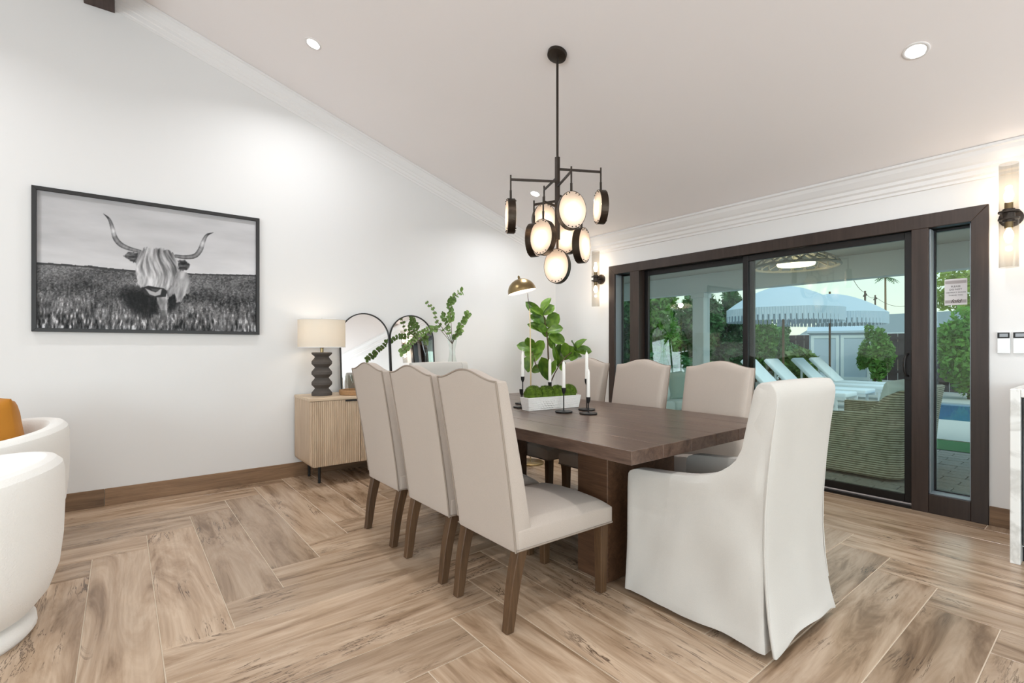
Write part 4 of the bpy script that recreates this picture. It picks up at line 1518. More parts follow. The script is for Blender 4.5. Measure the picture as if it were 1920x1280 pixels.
# ================================================================== WALL SCONCES
def sconce(y, z, lab):
    t = thing('wall_sconce', lab, 'wall lamp', (X_DOOR, y, z), group='double glass wall sconces beside the sliding door')
    rotx = Matrix.Rotation(-PI / 2, 3, 'Y')
    M().lathe([(0.001, 0.0), (0.06, 0.0), (0.06, 0.012), (0.05, 0.018), (0.001, 0.018)], n=30, cap=False, mat=rotx).obj('backplate', 'dark_bronze', t, smooth=40)
    M().tube([(-0.01, 0, 0), (-0.1, 0, 0)], 0.012, 10).obj('arm', 'dark_bronze', t)
    cx_ = -0.105
    M().lathe([(0.001, -0.042), (0.03, -0.042), (0.03, -0.03), (0.052, -0.028), (0.052, -0.018), (0.03, -0.016), (0.03, 0.016), (0.052, 0.018), (0.052, 0.028), (0.03, 0.03), (0.03, 0.042), (0.001, 0.042)], (cx_, 0, 0), n=24, cap=False).obj('holder', 'dark_bronze', t, smooth=30)
    for s in (-1, 1):
        M().lathe([(0.001, s * 0.042), (0.021, s * 0.042), (0.021, s * 0.082), (0.001, s * 0.082)], (cx_, 0, 0), n=16, cap=False).obj('socket', 'brass', t)
        gt = M()
        gt.lathe([(0.047, s * 0.024), (0.047, s * 0.335)], (cx_, 0, 0), n=28, cap=False)
        gt.obj('glass_tube', 'tube_glass', t)
        M().lathe([(0.001, s * 0.082), (0.01, s * 0.085), (0.022, s * 0.115), (0.024, s * 0.135), (0.016, s * 0.16), (0.001, s * 0.168)], (cx_, 0, 0), n=16, cap=False).obj('bulb', 'bulb', t)
        point_light('sconce_glow', (cx_ - 0.0, 0, s * 0.2), 0.95, (1.0, 0.86, 0.7), t, 0.02)
    return t


sconce(0.508 - 0.02, 2.053, 'double glass tube wall sconce right of the sliding door')
sconce(4.007 + 0.02, 2.03, 'double glass tube wall sconce left of the sliding door near the corner')

# ================================================================== THERMOSTATS, NOTICE
for k, (y, lab) in enumerate(((0.5225, 'white wall controller with a small screen, nearer the door'), (0.448, 'white wall controller with a small screen, cut by the right edge'))):
    t = thing('wall_controller', lab, 'thermostat', (X_DOOR, y, 1.231), group='white wall controllers')
    M().box(-0.016, 0, -0.031, 0.031, -0.071, 0.071).obj('body', 'plastic', t, bevel=0.003, seg=2, smooth=0)
    M().box(-0.0175, -0.0155, -0.029, 0.029, 0.03, 0.068).obj('bezel', 'black', t, smooth=0)
    M().box(-0.0185, -0.0172, -0.021, 0.019, 0.038, 0.06).obj('screen', 'lcd', t, smooth=0)
    M().box(-0.0168, -0.0158, -0.028, 0.028, -0.058, 0.024).obj('flap', 'plastic', t, bevel=0.0004, seg=1, smooth=0)


def text_part(s, size, mat, parent, loc, rot, name='lettering', shear=0.0):
    cu = bpy.data.curves.new(name, 'FONT')
    cu.body = s
    cu.size = size
    cu.align_x = 'CENTER'
    cu.extrude = 0.0002
    cu.shear = shear
    tmp = bpy.data.objects.new('tmp_text', cu)
    col.objects.link(tmp)
    dg = bpy.context.evaluated_depsgraph_get()
    me = bpy.data.meshes.new_from_object(tmp.evaluated_get(dg))
    bpy.data.objects.remove(tmp)
    me.materials.clear()
    me.materials.append(MAT[mat])
    o = link(name, me, parent, loc)
    o.rotation_euler = rot
    return o


NX = X_DOOR + 0.1105
nt_ = thing('paper_notice', 'white paper notice taped to the glass of the right side light', 'notice', (NX, 0.782, 1.6))
M().box(0, 0.0008, -0.062, 0.062, -0.095, 0.095).obj('sheet', 'paper', nt_, smooth=0)
M().box(-0.0008, 0, -0.058, 0.058, 0.06, 0.082).obj('heading_band', 'tape', nt_, smooth=0)
M().box(-0.0008, 0, -0.058, 0.058, -0.08, -0.058).obj('footer_band', 'tape', nt_, smooth=0)
for (s, sz, z, sh) in (('PLEASE', 0.017, 0.034, 0), ('DO NOT', 0.017, 0.012, 0), ('OBSTRUCT DOORS', 0.0125, -0.008, 0), ('THANK YOU', 0.0135, -0.028, 0), ('fold', 0.036, -0.078, 0.35)):
    text_part(s, sz, 'ink', nt_, (-0.0012, 0, z), (R(90), 0, R(-90)), shear=sh)

# ================================================================== PICTURE
PYW = Y_PIC - 0.032
px0, px1, pz0, pz1 = -0.497, 0.959, 1.312, 2.343
pc = thing('framed_picture', 'black framed black-and-white photograph of a long-horned highland cow in a field', 'picture', ((px0 + px1) / 2, Y_PIC, pz0))
cx_ = (px0 + px1) / 2
fw, fd = 0.026, 0.034
hw_, hh_ = (px1 - px0) / 2, pz1 - pz0
for (poly, nm) in (([(-hw_, hh_), (hw_, hh_), (hw_ - fw, hh_ - fw), (-hw_ + fw, hh_ - fw)], 'frame_rail'), ([(-hw_, 0), (hw_, 0), (hw_ - fw, fw), (-hw_ + fw, fw)], 'frame_rail'),
                   ([(-hw_, 0), (-hw_, hh_), (-hw_ + fw, hh_ - fw), (-hw_ + fw, fw)], 'frame_stile'), ([(hw_, 0), (hw_, hh_), (hw_ - fw, hh_ - fw), (hw_ - fw, fw)], 'frame_stile')):
    M().prism(poly, -fd, -0.001, axis=1).obj(nm, 'frame_black', pc, bevel=0.001, seg=1, smooth=0)


def vnoise(x, y, seed=0):
    xi, yi = np.floor(x).astype(np.int64), np.floor(y).astype(np.int64)
    xf, yf = x - xi, y - yi
    xf, yf = xf * xf * (3 - 2 * xf), yf * yf * (3 - 2 * yf)

    def hsh(a, b2):
        h_ = (a * 374761393 + b2 * 668265263 + seed * 1442695041) & 0x7fffffff
        h_ = ((h_ ^ (h_ >> 13)) * 1274126177) & 0x7fffffff
        return ((h_ ^ (h_ >> 16)) & 0xffff) / 65535.0
    return (hsh(xi, yi) * (1 - xf) + hsh(xi + 1, yi) * xf) * (1 - yf) + (hsh(xi, yi + 1) * (1 - xf) + hsh(xi + 1, yi + 1) * xf) * yf


def fbm(x, y, o_=4, seed=0):
    t, a, s = 0.0, 0.5, 0.0
    for k in range(o_):
        t = t + a * vnoise(x * 2 ** k, y * 2 ** k, seed + k)
        s += a
        a *= 0.5
    return t / s


def poly_sd(X, Y, pts):
    """signed distance (negative inside) to a polygon"""
    d = np.full(X.shape, 1e9)
    inside = np.zeros(X.shape, bool)
    n_ = len(pts)
    for i in range(n_):
        x0_, y0_ = pts[i]
        x1_, y1_ = pts[(i + 1) % n_]
        ex, ey = x1_ - x0_, y1_ - y0_
        wx, wy = X - x0_, Y - y0_
        t = np.clip((wx * ex + wy * ey) / (ex * ex + ey * ey + 1e-9), 0, 1)
        d = np.minimum(d, np.hypot(wx - ex * t, wy - ey * t))
        cond = ((y0_ <= Y) & (Y < y1_)) | ((y1_ <= Y) & (Y < y0_))
        xs = x0_ + (Y - y0_) / (ey if abs(ey) > 1e-9 else 1e-9) * ex
        inside ^= cond & (X < xs)
    return np.where(inside, -d, d)


def stroke(X, Y, pts, ws):
    """distance to a tapering line, minus its half width; also the position along it"""
    best = np.full(X.shape, 1e9)
    pos = np.zeros(X.shape)
    n_ = len(pts) - 1
    for i in range(n_):
        x0_, y0_ = pts[i]
        x1_, y1_ = pts[i + 1]
        ex, ey = x1_ - x0_, y1_ - y0_
        t = np.clip(((X - x0_) * ex + (Y - y0_) * ey) / (ex * ex + ey * ey), 0, 1)
        d = np.hypot(X - x0_ - ex * t, Y - y0_ - ey * t) - (ws[i] * (1 - t) + ws[i + 1] * t)
        pos = np.where(d < best, i + t, pos)
        best = np.minimum(best, d)
    return best, pos


def cow_print(X, Y):
    """grey tones of the print; X, Y in a 1792 x 1280 drawing frame"""
    def mixm(img, sd, tone, soft=3.0):
        a = np.clip(0.5 - sd / soft, 0, 1)
        return img * (1 - a) + tone * a
    hor = np.interp(X, [200, 330, 520, 650, 810, 1145, 1530], [616, 624, 636, 652, 664, 681, 690])
    # sky
    img = 0.70 + 0.05 * np.clip((Y - 200) / 450, 0, 1) + 0.10 * (fbm(X * 0.004, (Y - X * 0.12) * 0.018, 4, 3) - 0.5)
    img = img + 0.05 * np.clip((Y - (hor - 130)) / 130, 0, 1)
    # field
    dpt = np.clip((Y - hor) / 340, 0, 1)
    sc1 = 0.10 - 0.06 * dpt
    wv = 2.5 * fbm(X * 0.012, Y * 0.015, 2, 9)
    blades = fbm(X * 0.13 + wv, Y * 0.15, 4, 11) * (1 - dpt) + fbm(X * 0.10 + wv, Y * 0.03, 4, 13) * dpt
    patch = fbm(X * 0.006, Y * 0.016, 3, 21)
    field = 0.37 + 0.75 * (blades - 0.5) * (0.55 + 0.9 * dpt) + 0.24 * (patch - 0.5)
    band = np.exp(-((Y - (hor + 140 + 12 * np.sin(X * 0.01))) / 46) ** 2)
    field = field - 0.11 * band
    strawy = np.clip((blades - 0.62) * 6, 0, 1) * np.clip((dpt - 0.3) * 3, 0, 1)
    field = field + 0.2 * strawy
    img = np.where(Y > hor, np.clip(field, 0.05, 0.8), img)
    ridge = (Y > hor - 3 - 7 * fbm(X * 0.02, X * 0, 3, 5) * (X < 830)) & (Y < hor + 6)
    img = np.where(ridge, 0.24, img)
    # shadow of the animal
    sd = poly_sd(X, Y, [(715, 800), (760, 770), (860, 765), (960, 830), (960, 930), (880, 945), (780, 905)])
    img = img * (1 - 0.72 * np.clip(0.5 - sd / 60, 0, 1))
    sd = poly_sd(X, Y, [(1000, 815), (1060, 800), (1080, 850), (1030, 920), (1000, 900)])
    img = img * (1 - 0.65 * np.clip(0.5 - sd / 30, 0, 1))
    rag = 12 * (fbm(X * 0.11, Y * 0.05, 3, 31) - 0.5)
    # body behind the head, legs
    body = poly_sd(X, Y, [(1030, 640), (1085, 655), (1130, 680), (1145, 730), (1138, 790), (1105, 815), (1085, 850), (1062, 852), (1050, 800), (1010, 830), (1000, 700)])
    hairb = fbm(X * 0.05 + Y * 0.012, Y * 0.016, 4, 41)
    img = mixm(img, body + rag, 0.60 + 0.5 * (hairb - 0.5), 8)
    leg = poly_sd(X, Y, [(935, 800), (1008, 800), (1005, 880), (1003, 940), (998, 962), (968, 958), (966, 900), (945, 850)])
    img = mixm(img, leg + rag * 0.6, 0.58 + 0.5 * (fbm(X * 0.05, Y * 0.02, 4, 43) - 0.5) - 0.1 * (Y > 900), 8)
    # ears
    for pts, tone in (([(742, 572), (770, 548), (832, 552), (842, 590), (825, 618), (780, 602)], 0.25), ([(1062, 600), (1110, 598), (1142, 625), (1128, 655), (1085, 664), (1060, 640)], 0.22)):
        img = mixm(img, poly_sd(X, Y, pts) + rag, tone + 0.55 * (fbm(X * 0.03, Y * 0.09, 3, 51) - 0.45), 8)
    # horns
    for pts, ws in (([(620, 318), (655, 352), (676, 410), (690, 462), (722, 502), (775, 528), (842, 545)], [1, 8, 13, 15, 15, 12, 9]),
                    ([(1282, 432), (1243, 448), (1220, 490), (1204, 535), (1172, 572), (1115, 580), (1055, 574)], [1, 8, 13, 15, 14, 12, 10])):
        P_ = np.array([pts[0]] + pts + [pts[-1]], float)
        W_ = np.array([ws[0]] + ws + [ws[-1]], float)
        sp_, sw_ = [], []
        for i in range(1, len(P_) - 2):
            for t in (0, 0.25, 0.5, 0.75):
                cr = [0.5 * (-t ** 3 + 2 * t * t - t), 0.5 * (3 * t ** 3 - 5 * t * t + 2), 0.5 * (-3 * t ** 3 + 4 * t * t + t), 0.5 * (t ** 3 - t * t)]
                sp_.append(tuple(sum(c_ * P_[i - 1 + k] for k, c_ in enumerate(cr))))
                sw_.append(sum(c_ * W_[i - 1 + k] for k, c_ in enumerate(cr)))
        sd, pos = stroke(X, Y, sp_ + [pts[-1]], sw_ + [ws[-1]])
        pos = pos / 4
        tone = 0.30 + 0.22 * np.clip(-sd / 12, 0, 1) + 0.20 * (fbm(pos * 4, X * 0.02, 3, 61) - 0.5) + 0.28 * np.exp(-((pos - 2.2) / 0.5) ** 2)
        tone = np.where(pos < 0.9, 0.22, tone)
        img = mixm(img, sd, tone, 3)
    # shaggy head
    head = poly_sd(X, Y, [(828, 552), (862, 530), (905, 522), (960, 530), (1015, 538), (1052, 562), (1072, 610), (1062, 680), (1040, 740), (1010, 775), (960, 790), (900, 775), (850, 758), (824, 745), (818, 650), (815, 600)])
    ang = (X - 945) * 0.0016
    hair = fbm((X - ang * (Y - 530) * 1.4 + 14 * np.sin(Y * 0.02 + X * 0.01)) * 0.085, Y * 0.011, 4, 71)
    tone = 0.60 + 0.85 * (hair - 0.5) + 0.06 * np.clip((Y - 540) / 200, 0, 1)
    tone = tone - 0.22 * np.exp(-(((X - 1038) / 26) ** 2 + ((Y - 655) / 34) ** 2)) - 0.14 * np.exp(-(((X - 950) / 30) ** 2 + ((Y - 545) / 25) ** 2))
    img = mixm(img, head + rag * 2.2, np.clip(tone, 0.12, 0.86), 8)
    # muzzle
    muz = poly_sd(X, Y, [(848, 765), (890, 752), (985, 768), (1002, 785), (996, 818), (950, 822), (905, 818), (868, 800)])
    img = mixm(img, muz, 0.16 + 0.1 * (fbm(X * 0.04, Y * 0.04, 2, 81) - 0.5), 5)
    nos = poly_sd(X, Y, [(872, 768), (905, 782), (935, 792), (962, 772), (972, 772), (964, 806), (930, 815), (898, 804)])
    img = mixm(img, nos, 0.66, 6)
    img = mixm(img, poly_sd(X, Y, [(905, 768), (955, 772), (948, 786), (915, 784)]), 0.30, 8)
    return np.clip(img, 0.03, 0.9)


gw, gh = 430, 300
ix0, ix1, iz0, iz1 = px0 + fw - 0.003, px1 - fw + 0.003, pz0 + fw - 0.003, pz1 - fw + 0.003
gx, gz = np.meshgrid(np.linspace(ix0, ix1, gw), np.linspace(iz0, iz1, gh))
dd_ = gx * CA + PYW * SA
uu = 960 + CAM_F * (gx * SA - PYW * CA) / dd_
vv = HORIZON - CAM_F * (gz - CAM_H) / dd_
tone = cow_print(uu * 3.2, (vv - 300) * 3.2)
vs = np.stack([gx - cx_, np.full(gx.shape, -0.012), gz - pz0], -1).reshape(-1, 3)
idx = np.arange(gw * gh).reshape(gh, gw)
fs = np.stack([idx[:-1, :-1], idx[:-1, 1:], idx[1:, 1:], idx[1:, :-1]], -1).reshape(-1, 4)
pm = bpy.data.meshes.new('print')
pm.from_pydata(vs.tolist(), [], fs.tolist())
ca_ = pm.color_attributes.new('ink_tone', 'FLOAT_COLOR', 'POINT')
tl = np.where(tone <= 0.04045, tone / 12.92, ((tone + 0.055) / 1.055) ** 2.4).reshape(-1)
rgba = np.stack([tl * 1.0, tl * 0.975, tl * 0.985, np.ones_like(tl)], -1).astype(np.float32)
ca_.data.foreach_set('color', rgba.reshape(-1))
mp_, ntp, bp_ = new_mat('photo_print')
at_ = N(ntp, 'ShaderNodeAttribute', attribute_name='ink_tone')
ntp.links.new(at_.outputs['Color'], bp_.inputs['Base Color'])
bp_.inputs['Roughness'].default_value = 0.5
bp_.inputs['Specular IOR Level'].default_value = 0.2
pm.materials.append(mp_)
link('print', pm, pc)

# ================================================================== FLOOR LAMP
FLX, FLY = 3.32, 3.87
fl_ = thing('floor_lamp', 'slim brass floor lamp with a dome shade in front of the fig plant', 'floor lamp', (FLX, FLY, 0))
M().lathe([(0.001, 0), (0.14, 0), (0.14, 0.012), (0.13, 0.02), (0.001, 0.02)], n=32, cap=False).obj('base', 'brass', fl_, smooth=40)
dome = Vector((3.25 - FLX, 3.92 - FLY, 1.775))
ptop = Vector((-0.005, 0.004, 1.60))
M().tube([(0, 0, 0.018), (0.004, -0.002, 1.0), tuple(ptop)], [0.0075, 0.0075, 0.0055], 10).obj('pole', 'pole_brass', fl_)
hinge = ptop + Vector((-0.02, 0.014, 0.16))
M().tube([tuple(ptop), tuple(ptop + Vector((-0.012, 0.008, 0.08))), tuple(hinge)], 0.0035, 8).obj('arm', 'dark_bronze', fl_)
tilt = Matrix.Rotation(R(13), 3, RGT.cross(Vector((0, 0, 1))).normalized())
ds = M()
prof = [(0.148 * math.cos(R(a)), 0.138 * math.sin(R(a))) for a in range(0, 86, 6)]
ds.lathe(prof + [(0.012, 0.1385)], n=40, cap=False, mat=tilt)
ds.lathe([(r_ * 0.975, z * 0.975) for (r_, z) in reversed(prof)] , n=40, cap=False, mat=tilt, mi=1)
ds.obj('dome_shade', ['brass', 'trim_white'], fl_, dome, smooth=50)
M().lathe([(0.001, 0.136), (0.014, 0.136), (0.012, 0.16), (0.006, 0.172), (0.001, 0.173)], n=16, cap=False, mat=tilt).obj('finial', 'brass', fl_, dome)
M().sphere(tuple(tilt @ Vector((0, 0, 0.05))), 0.032, 14, 10).obj('bulb', 'bulb', fl_, dome)
point_light('floor_lamp_glow', dome + Vector((0, 0, 0.012)), 5.0, (1.0, 0.88, 0.74), fl_, 0.03)

# ================================================================== FIDDLE LEAF FIG
FGX, FGY = 3.98, 4.25
fg = thing('fig_plant', 'tall green fiddle leaf fig in the corner beside the sliding door', 'plant', (FGX, FGY, 0))
M().lathe([(0.001, 0), (0.15, 0), (0.175, 0.04), (0.185, 0.3), (0.18, 0.34), (0.17, 0.34), (0.168, 0.3), (0.001, 0.29)], n=32, cap=False).obj('basket_pot', 'pot', fg, smooth=40)
FO = Vector((FGX, FGY, 0))
FD = FGX * CA + FGY * SA


def fp(u, v, dd=0.0):
    return at_d(u, v, FD + dd) - FO


trunk = [Vector((0, 0, 0.28)), Vector((0.0, 0, 0.6)), fp(1031, 700), fp(1028, 668), fp(1027, 640), fp(1022, 605), fp(1017, 582)]
tk = M().tube(trunk, [0.014, 0.013, 0.011, 0.010, 0.009, 0.007, 0.004], 8).obj('trunk', 'bark', fg)
for pts in ([fp(1032, 718), fp(1040, 700, -0.05), fp(1050, 682, -0.1), fp(1062, 668, -0.1), fp(1078, 655, -0.05)], [fp(1031, 712), fp(1018, 700, -0.08), fp(1004, 682, -0.1), fp(998, 660, -0.1)]):
    M().tube(pts, [0.009] + [0.006] * (len(pts) - 2) + [0.004], 7).obj('branch', 'bark', tk)


def fiddle(t):
    return max(0.03, (math.sin(PI * min(1, t * 0.985 + 0.015)) ** 0.55) * (0.62 + 0.45 * t) * (1 if t < 0.93 else 1 - (t - 0.93) * 7))


figs = [leaf_mesh('leaf', 'fig', fiddle, 0.14, 10, 7, 0.13, 0.02), leaf_mesh('leaf', 'fig', fiddle, -0.12, 10, 7, 0.1, 0.025), leaf_mesh('leaf', 'fig', fiddle, 0.32, 10, 7, 0.16, 0.02)]
FL = [((1017, 590), (991, 571), 15), ((1016, 587), (1026, 560), 15), ((1018, 590), (1036, 574), 16), ((1018, 592), (1006, 578), 12), ((1020, 606), (1000, 590), 17), ((1022, 610), (1009, 594), 16), ((1024, 611), (1047, 592), 22),
      ((1022, 624), (998, 606), 16), ((1025, 620), (1012, 612), 14), ((1027, 622), (1052, 614), 17), ((1029, 628), (1055, 640), 20), ((1029, 625), (1040, 612), 15), ((1029, 632), (1036, 652), 12), ((1026, 632), (1020, 615), 14),
      ((1001, 656), (975, 646), 16), ((1000, 652), (990, 632), 15), ((1001, 664), (1018, 641), 17), ((1000, 668), (979, 682), 11), ((1002, 678), (1012, 652), 14), ((998, 664), (988, 690), 16), ((1003, 684), (1009, 696), 18), ((1000, 660), (984, 660), 15),
      ((1029, 712), (1014, 671), 20), ((1030, 706), (1046, 679), 15), ((1030, 704), (1022, 690), 16), ((1046, 688), (1051, 648), 16), ((1048, 684), (1039, 655), 9), ((1055, 674), (1074, 652), 19), ((1060, 670), (1058, 644), 14),
      ((1064, 668), (1088, 662), 16), ((1074, 660), (1091, 636), 12), ((1078, 656), (1104, 656), 15), ((1078, 657), (1075, 640), 13), ((1080, 656), (1093, 650), 14), ((1066, 666), (1082, 672), 16), ((1050, 684), (1062, 690), 14)]
rg = random.Random(9)
for (b2, tp, w_) in FL:
    d0 = rg.uniform(-0.16, 0.06)
    pb, pt = fp(b2[0], b2[1], d0 * 0.5), fp(tp[0], tp[1], d0 + rg.uniform(-0.1, 0.05))
    hint = Vector((-CA, -SA, 0.45)) + Vector((rg.uniform(-.45, .45), rg.uniform(-.45, .45), rg.uniform(-.3, .5)))
    pt = pb + (pt - pb) * 1.12
    place_leaf(rg.choice(figs), fg, pb, pt, w_ * FD / CAM_F * 1.4, hint)

# ================================================================== BOUCLE BARREL CHAIRS
def barrel_chair(cx_, cy_, face, lab):
    t = thing('barrel_chair', lab, 'armchair', (cx_, cy_, 0), face, group='white boucle barrel chairs')
    # wrap shell: open at the front (+x), thick rounded rim
    prof_o = [(0.27, 0.075), (0.33, 0.10), (0.38, 0.17), (0.412, 0.27), (0.425, 0.40), (0.43, 0.55), (0.428, 0.66)]
    a0, a1 = R(48), R(312)
    na = 56
    F, B = [], []
    for i in range(na + 1):
        q = i / na
        a = a0 + (a1 - a0) * q
        e_ = min(1.0, min(q, 1 - q) / 0.10)
        rise = 0.09 * math.sin(PI * q) ** 1.5
        rf, rb_ = [], []
        cs, sn = math.cos(a), math.sin(a)
        hs_ = e_ ** 0.5
        prof = [(r_, z) for (r_, z) in prof_o]
        zt = 0.60 + rise - 0.05 * (1 - hs_)
        outer = [(r_, z if z < 0.5 else 0.5 + (z - 0.5) * (zt - 0.5) / 0.16) for (r_, z) in prof]
        rim = [(0.422, zt + 0.035), (0.40, zt + 0.058), (0.37, zt + 0.064), (0.338, zt + 0.052), (0.318, zt + 0.02)]
        inner = [(0.312, zt - 0.06), (0.305, 0.5), (0.30, 0.40)]
        row = [(r_ * cs, r_ * sn, z) for (r_, z) in outer + rim + inner]
        F.append(row)
    m = M()
    n_ = len(F[0])
    vs = [p for r_ in F for p in r_]
    fs = []
    for i in range(na):
        for j in range(n_ - 1):
            a = i * n_ + j
            fs.append((a, a + 1, a + n_ + 1, a + n_))
    fs.append(tuple(range(n_)))
    fs.append(tuple(range(na * n_ + n_ - 1, na * n_ - 1, -1)))
    m.add(vs, fs)
    m.obj('wrap_back', 'boucle', t, bevel=0.02, seg=3, smooth=70)
    st = M().lathe([(0.001, 0.075), (0.27, 0.075), (0.325, 0.1), (0.345, 0.17), (0.352, 0.3), (0.35, 0.40), (0.33, 0.445), (0.28, 0.46), (0.001, 0.465)], n=44, cap=False)
    st.obj('seat', 'boucle', t, smooth=60)
    M().lathe([(0.001, 0.0), (0.325, 0.0), (0.34, 0.02), (0.338, 0.05), (0.315, 0.07), (0.26, 0.08), (0.001, 0.08)], n=44, cap=False).obj('plinth', 'boucle', t, smooth=60)
    return t


def ld(lat, d):
    p = FWD * d + RGT * lat
    return p.x, p.y


bx, by = ld(-3.087, 2.789)
barrel_chair(bx, by, R(205), 'white boucle barrel chair further from the camera, holding the ochre pillow')
bx2, by2 = ld(-2.315, 1.908)
nc = barrel_chair(bx2, by2, R(185), 'white boucle barrel chair at the left edge, nearest the camera')

nc.scale = (1, 1, 0.965)

# ochre pillow
oc = M()
F, B = [], []
for i in range(17):
    rf, rb_ = [], []
    for j in range(17):
        u_, v_ = i / 8 - 1, j / 8 - 1
        k = (1 - u_ ** 4) * (1 - v_ ** 4)
        pin = 1 - 0.10 * (1 - abs(u_ * v_) ** 1.5) * 0.6
        th = 0.085 * max(0, k) ** 0.55 + 0.004 + 0.006 * nz(u_ * 3, v_ * 3, 4)
        rf.append((th, u_ * 0.23 * pin, v_ * 0.23 * pin))
        rb_.append((-th, u_ * 0.23 * pin, v_ * 0.23 * pin))
    F.append(rf)
    B.append(rb_)
oc.solid(F, B)
ppos = at_d(-22, 808, 2.95)
op = oc.obj('ochre_pillow', 'ochre', None, (ppos.x, ppos.y, 0.70), smooth=60)
op.rotation_euler = (R(6), R(-12), R(38))
tag(op, 'burnt ochre square pillow on the further boucle chair', 'pillow')

# ================================================================== MARBLE BAR
bar = thing('bar_cabinet', 'white marble waterfall bar counter at the right edge', 'bar counter', (4.2, -0.4, 0))
BX0, BX1 = 3.872, 4.585
M().box(BX0 - 4.2, BX1 - 4.2, 0.375 + 0.4, 0.417 + 0.4, 0.0, 0.968).obj('waterfall_panel', 'marble', bar, bevel=0.003, seg=1, smooth=0)
M().box(BX0 - 4.2, BX1 - 4.2, -1.6, 0.3745 + 0.4, 0.925, 0.968).obj('countertop', 'marble', bar, bevel=0.003, seg=1, smooth=0)
M().box(BX0 + 0.06 - 4.2, BX1 - 4.2, -1.6, 0.374 + 0.4, 0.09, 0.924).obj('carcass', 'plastic', bar, smooth=0)
M().box(BX0 + 0.09 - 4.2, BX1 - 4.2, -1.6, 0.374 + 0.4, 0.0, 0.089).obj('toe_kick', 'black', bar, smooth=0)
for k in range(3):
    y1_ = 0.372 + 0.4 - k * 0.62
    M().box(BX0 + 0.04 - 4.2, BX0 + 0.0595 - 4.2, y1_ - 0.61, y1_, 0.1, 0.92).obj('glass_front', 'bar_dark', bar, bevel=0.002, seg=1, smooth=0)

# @@PART4@@
# ================================================================== OUTSIDE: ground, patio
PAT_X1 = 7.75
rx = random.Random(77)
gd = M().box(-60, 90, -60, 90, -0.32, -0.12).obj('garden_ground', 'deck', smooth=0)
struct(gd, 'garden ground beyond the patio')
pv = M().box(X_DOOR + WT, PAT_X1, -1.5, 6.2, -0.12, -0.034).obj('patio_paving', 'fence', smooth=0)
struct(pv, 'grey brick pavers on the covered patio')
PVL, PVW = 0.30, 0.15
pav_me = M().box(-PVL / 2 + 0.003, PVL / 2 - 0.003, -PVW / 2 + 0.003, PVW / 2 - 0.003, -0.03, 0.0).mesh('paver', 'paver', bevel=0.004, seg=1, smooth=0)
cnt = 0
for j in range(19):
    x = X_DOOR + WT + 0.08 + j * PVW
    for i in range(15):
        y = 0.35 + i * PVL + (PVL / 2 if j % 2 else 0)
        o = link('paver', pav_me, pv, (x, y, -0.018 + rx.uniform(-0.0015, 0.0015)))
        o.rotation_euler = (0, 0, PI / 2)
        cnt += 1
struct(M().box(PAT_X1, 8.55, -4, 3.3, -0.12, -0.03).obj('turf_strip', 'turf', smooth=0), 'green turf strip beyond the patio pavers')
struct(M().box(8.55, 10.9, -6, 7, -0.12, -0.02).obj('pool_deck', 'deck', smooth=0), 'pale concrete pool deck')
struct(M().box(10.9, 14.3, -6, 3.0, -0.119, -0.05).obj('pool_water', 'water', smooth=0), 'blue pool water beyond the deck')
struct(M().box(10.9, 24, 3.0, 7.4, -0.12, -0.02).obj('lounger_deck', 'deck', smooth=0), 'pale deck under the loungers')
struct(M().box(14.3, 24, -6, 3.0, -0.12, -0.02).obj('far_deck', 'deck', smooth=0), 'pale deck on the far side of the pool')

# patio roof
struct(M().box(X_DOOR + WT, 7.9, -2.0, 6.4, 2.41, 2.56).obj('patio_roof', 'ext_ceiling', smooth=0), 'painted ceiling over the covered patio')
struct(M().box(7.5, 7.7, -2.0, 6.4, 2.1, 2.409).obj('patio_beam', 'ext_white', bevel=0.004, seg=1, smooth=0), 'white header beam along the patio edge')
for (y, lab) in ((4.47, 'square white column at the patio edge, seen between the far chairs'), (-1.6, 'square white column at the patio edge beyond the right side light')):
    t = thing('patio_column', lab, 'column', (7.6, y, -0.02), group='white patio columns')
    M().box(-0.1, 0.1, -0.1, 0.1, 0.0, 2.119).obj('shaft', 'ext_white', t, bevel=0.006, seg=1, smooth=0)
    M().box(-0.125, 0.125, -0.125, 0.125, 0.0, 0.14).obj('plinth', 'ext_white', t, bevel=0.006, seg=1, smooth=0)
    M().box(-0.12, 0.12, -0.12, 0.12, 2.04, 2.119).obj('capital', 'ext_white', t, bevel=0.006, seg=1, smooth=0)
struct(M().box(X_DOOR + WT, 7.7, 6.2, 6.4, -0.03, 2.41).obj('wall_patio', 'ext_white', smooth=0), 'white house wall closing the far end of the patio')

# woven flush lamp under the patio ceiling
wl = thing('woven_ceiling_lamp', 'round woven lattice lamp under the patio ceiling', 'ceiling light', (6.45, 2.54, 2.409))
RL = 0.46
for k in range(20):
    a = 2 * PI * k / 20
    for s in (-1, 1):
        pts = []
        for i in range(7):
            q = i / 6
            aa = a + s * 0.55 * q
            rr = 0.16 + (RL - 0.16) * math.sin(q * PI / 2)
            zz = -0.03 - 0.19 * q
            pts.append((rr * math.cos(aa), rr * math.sin(aa), zz))
        M().tube(pts, 0.011, 5).obj('lattice_strip', 'lattice', wl)
M().tube([(RL * math.cos(2 * PI * i / 48), RL * math.sin(2 * PI * i / 48), -0.22) for i in range(48)], 0.016, 8, closed=True).obj('lower_ring', 'lattice', wl)
M().lathe([(0.001, 0.0), (0.17, 0.0), (0.17, -0.035), (0.001, -0.035)], n=28, cap=False).obj('ceiling_plate', 'lattice', wl)
M().lathe([(0.001, -0.17), (0.2, -0.17), (0.21, -0.19), (0.2, -0.21), (0.001, -0.212)], n=32, cap=False).obj('diffuser', emitmat('patio_lamp_diffuser', '#FFE9C4', 3.0), wl)
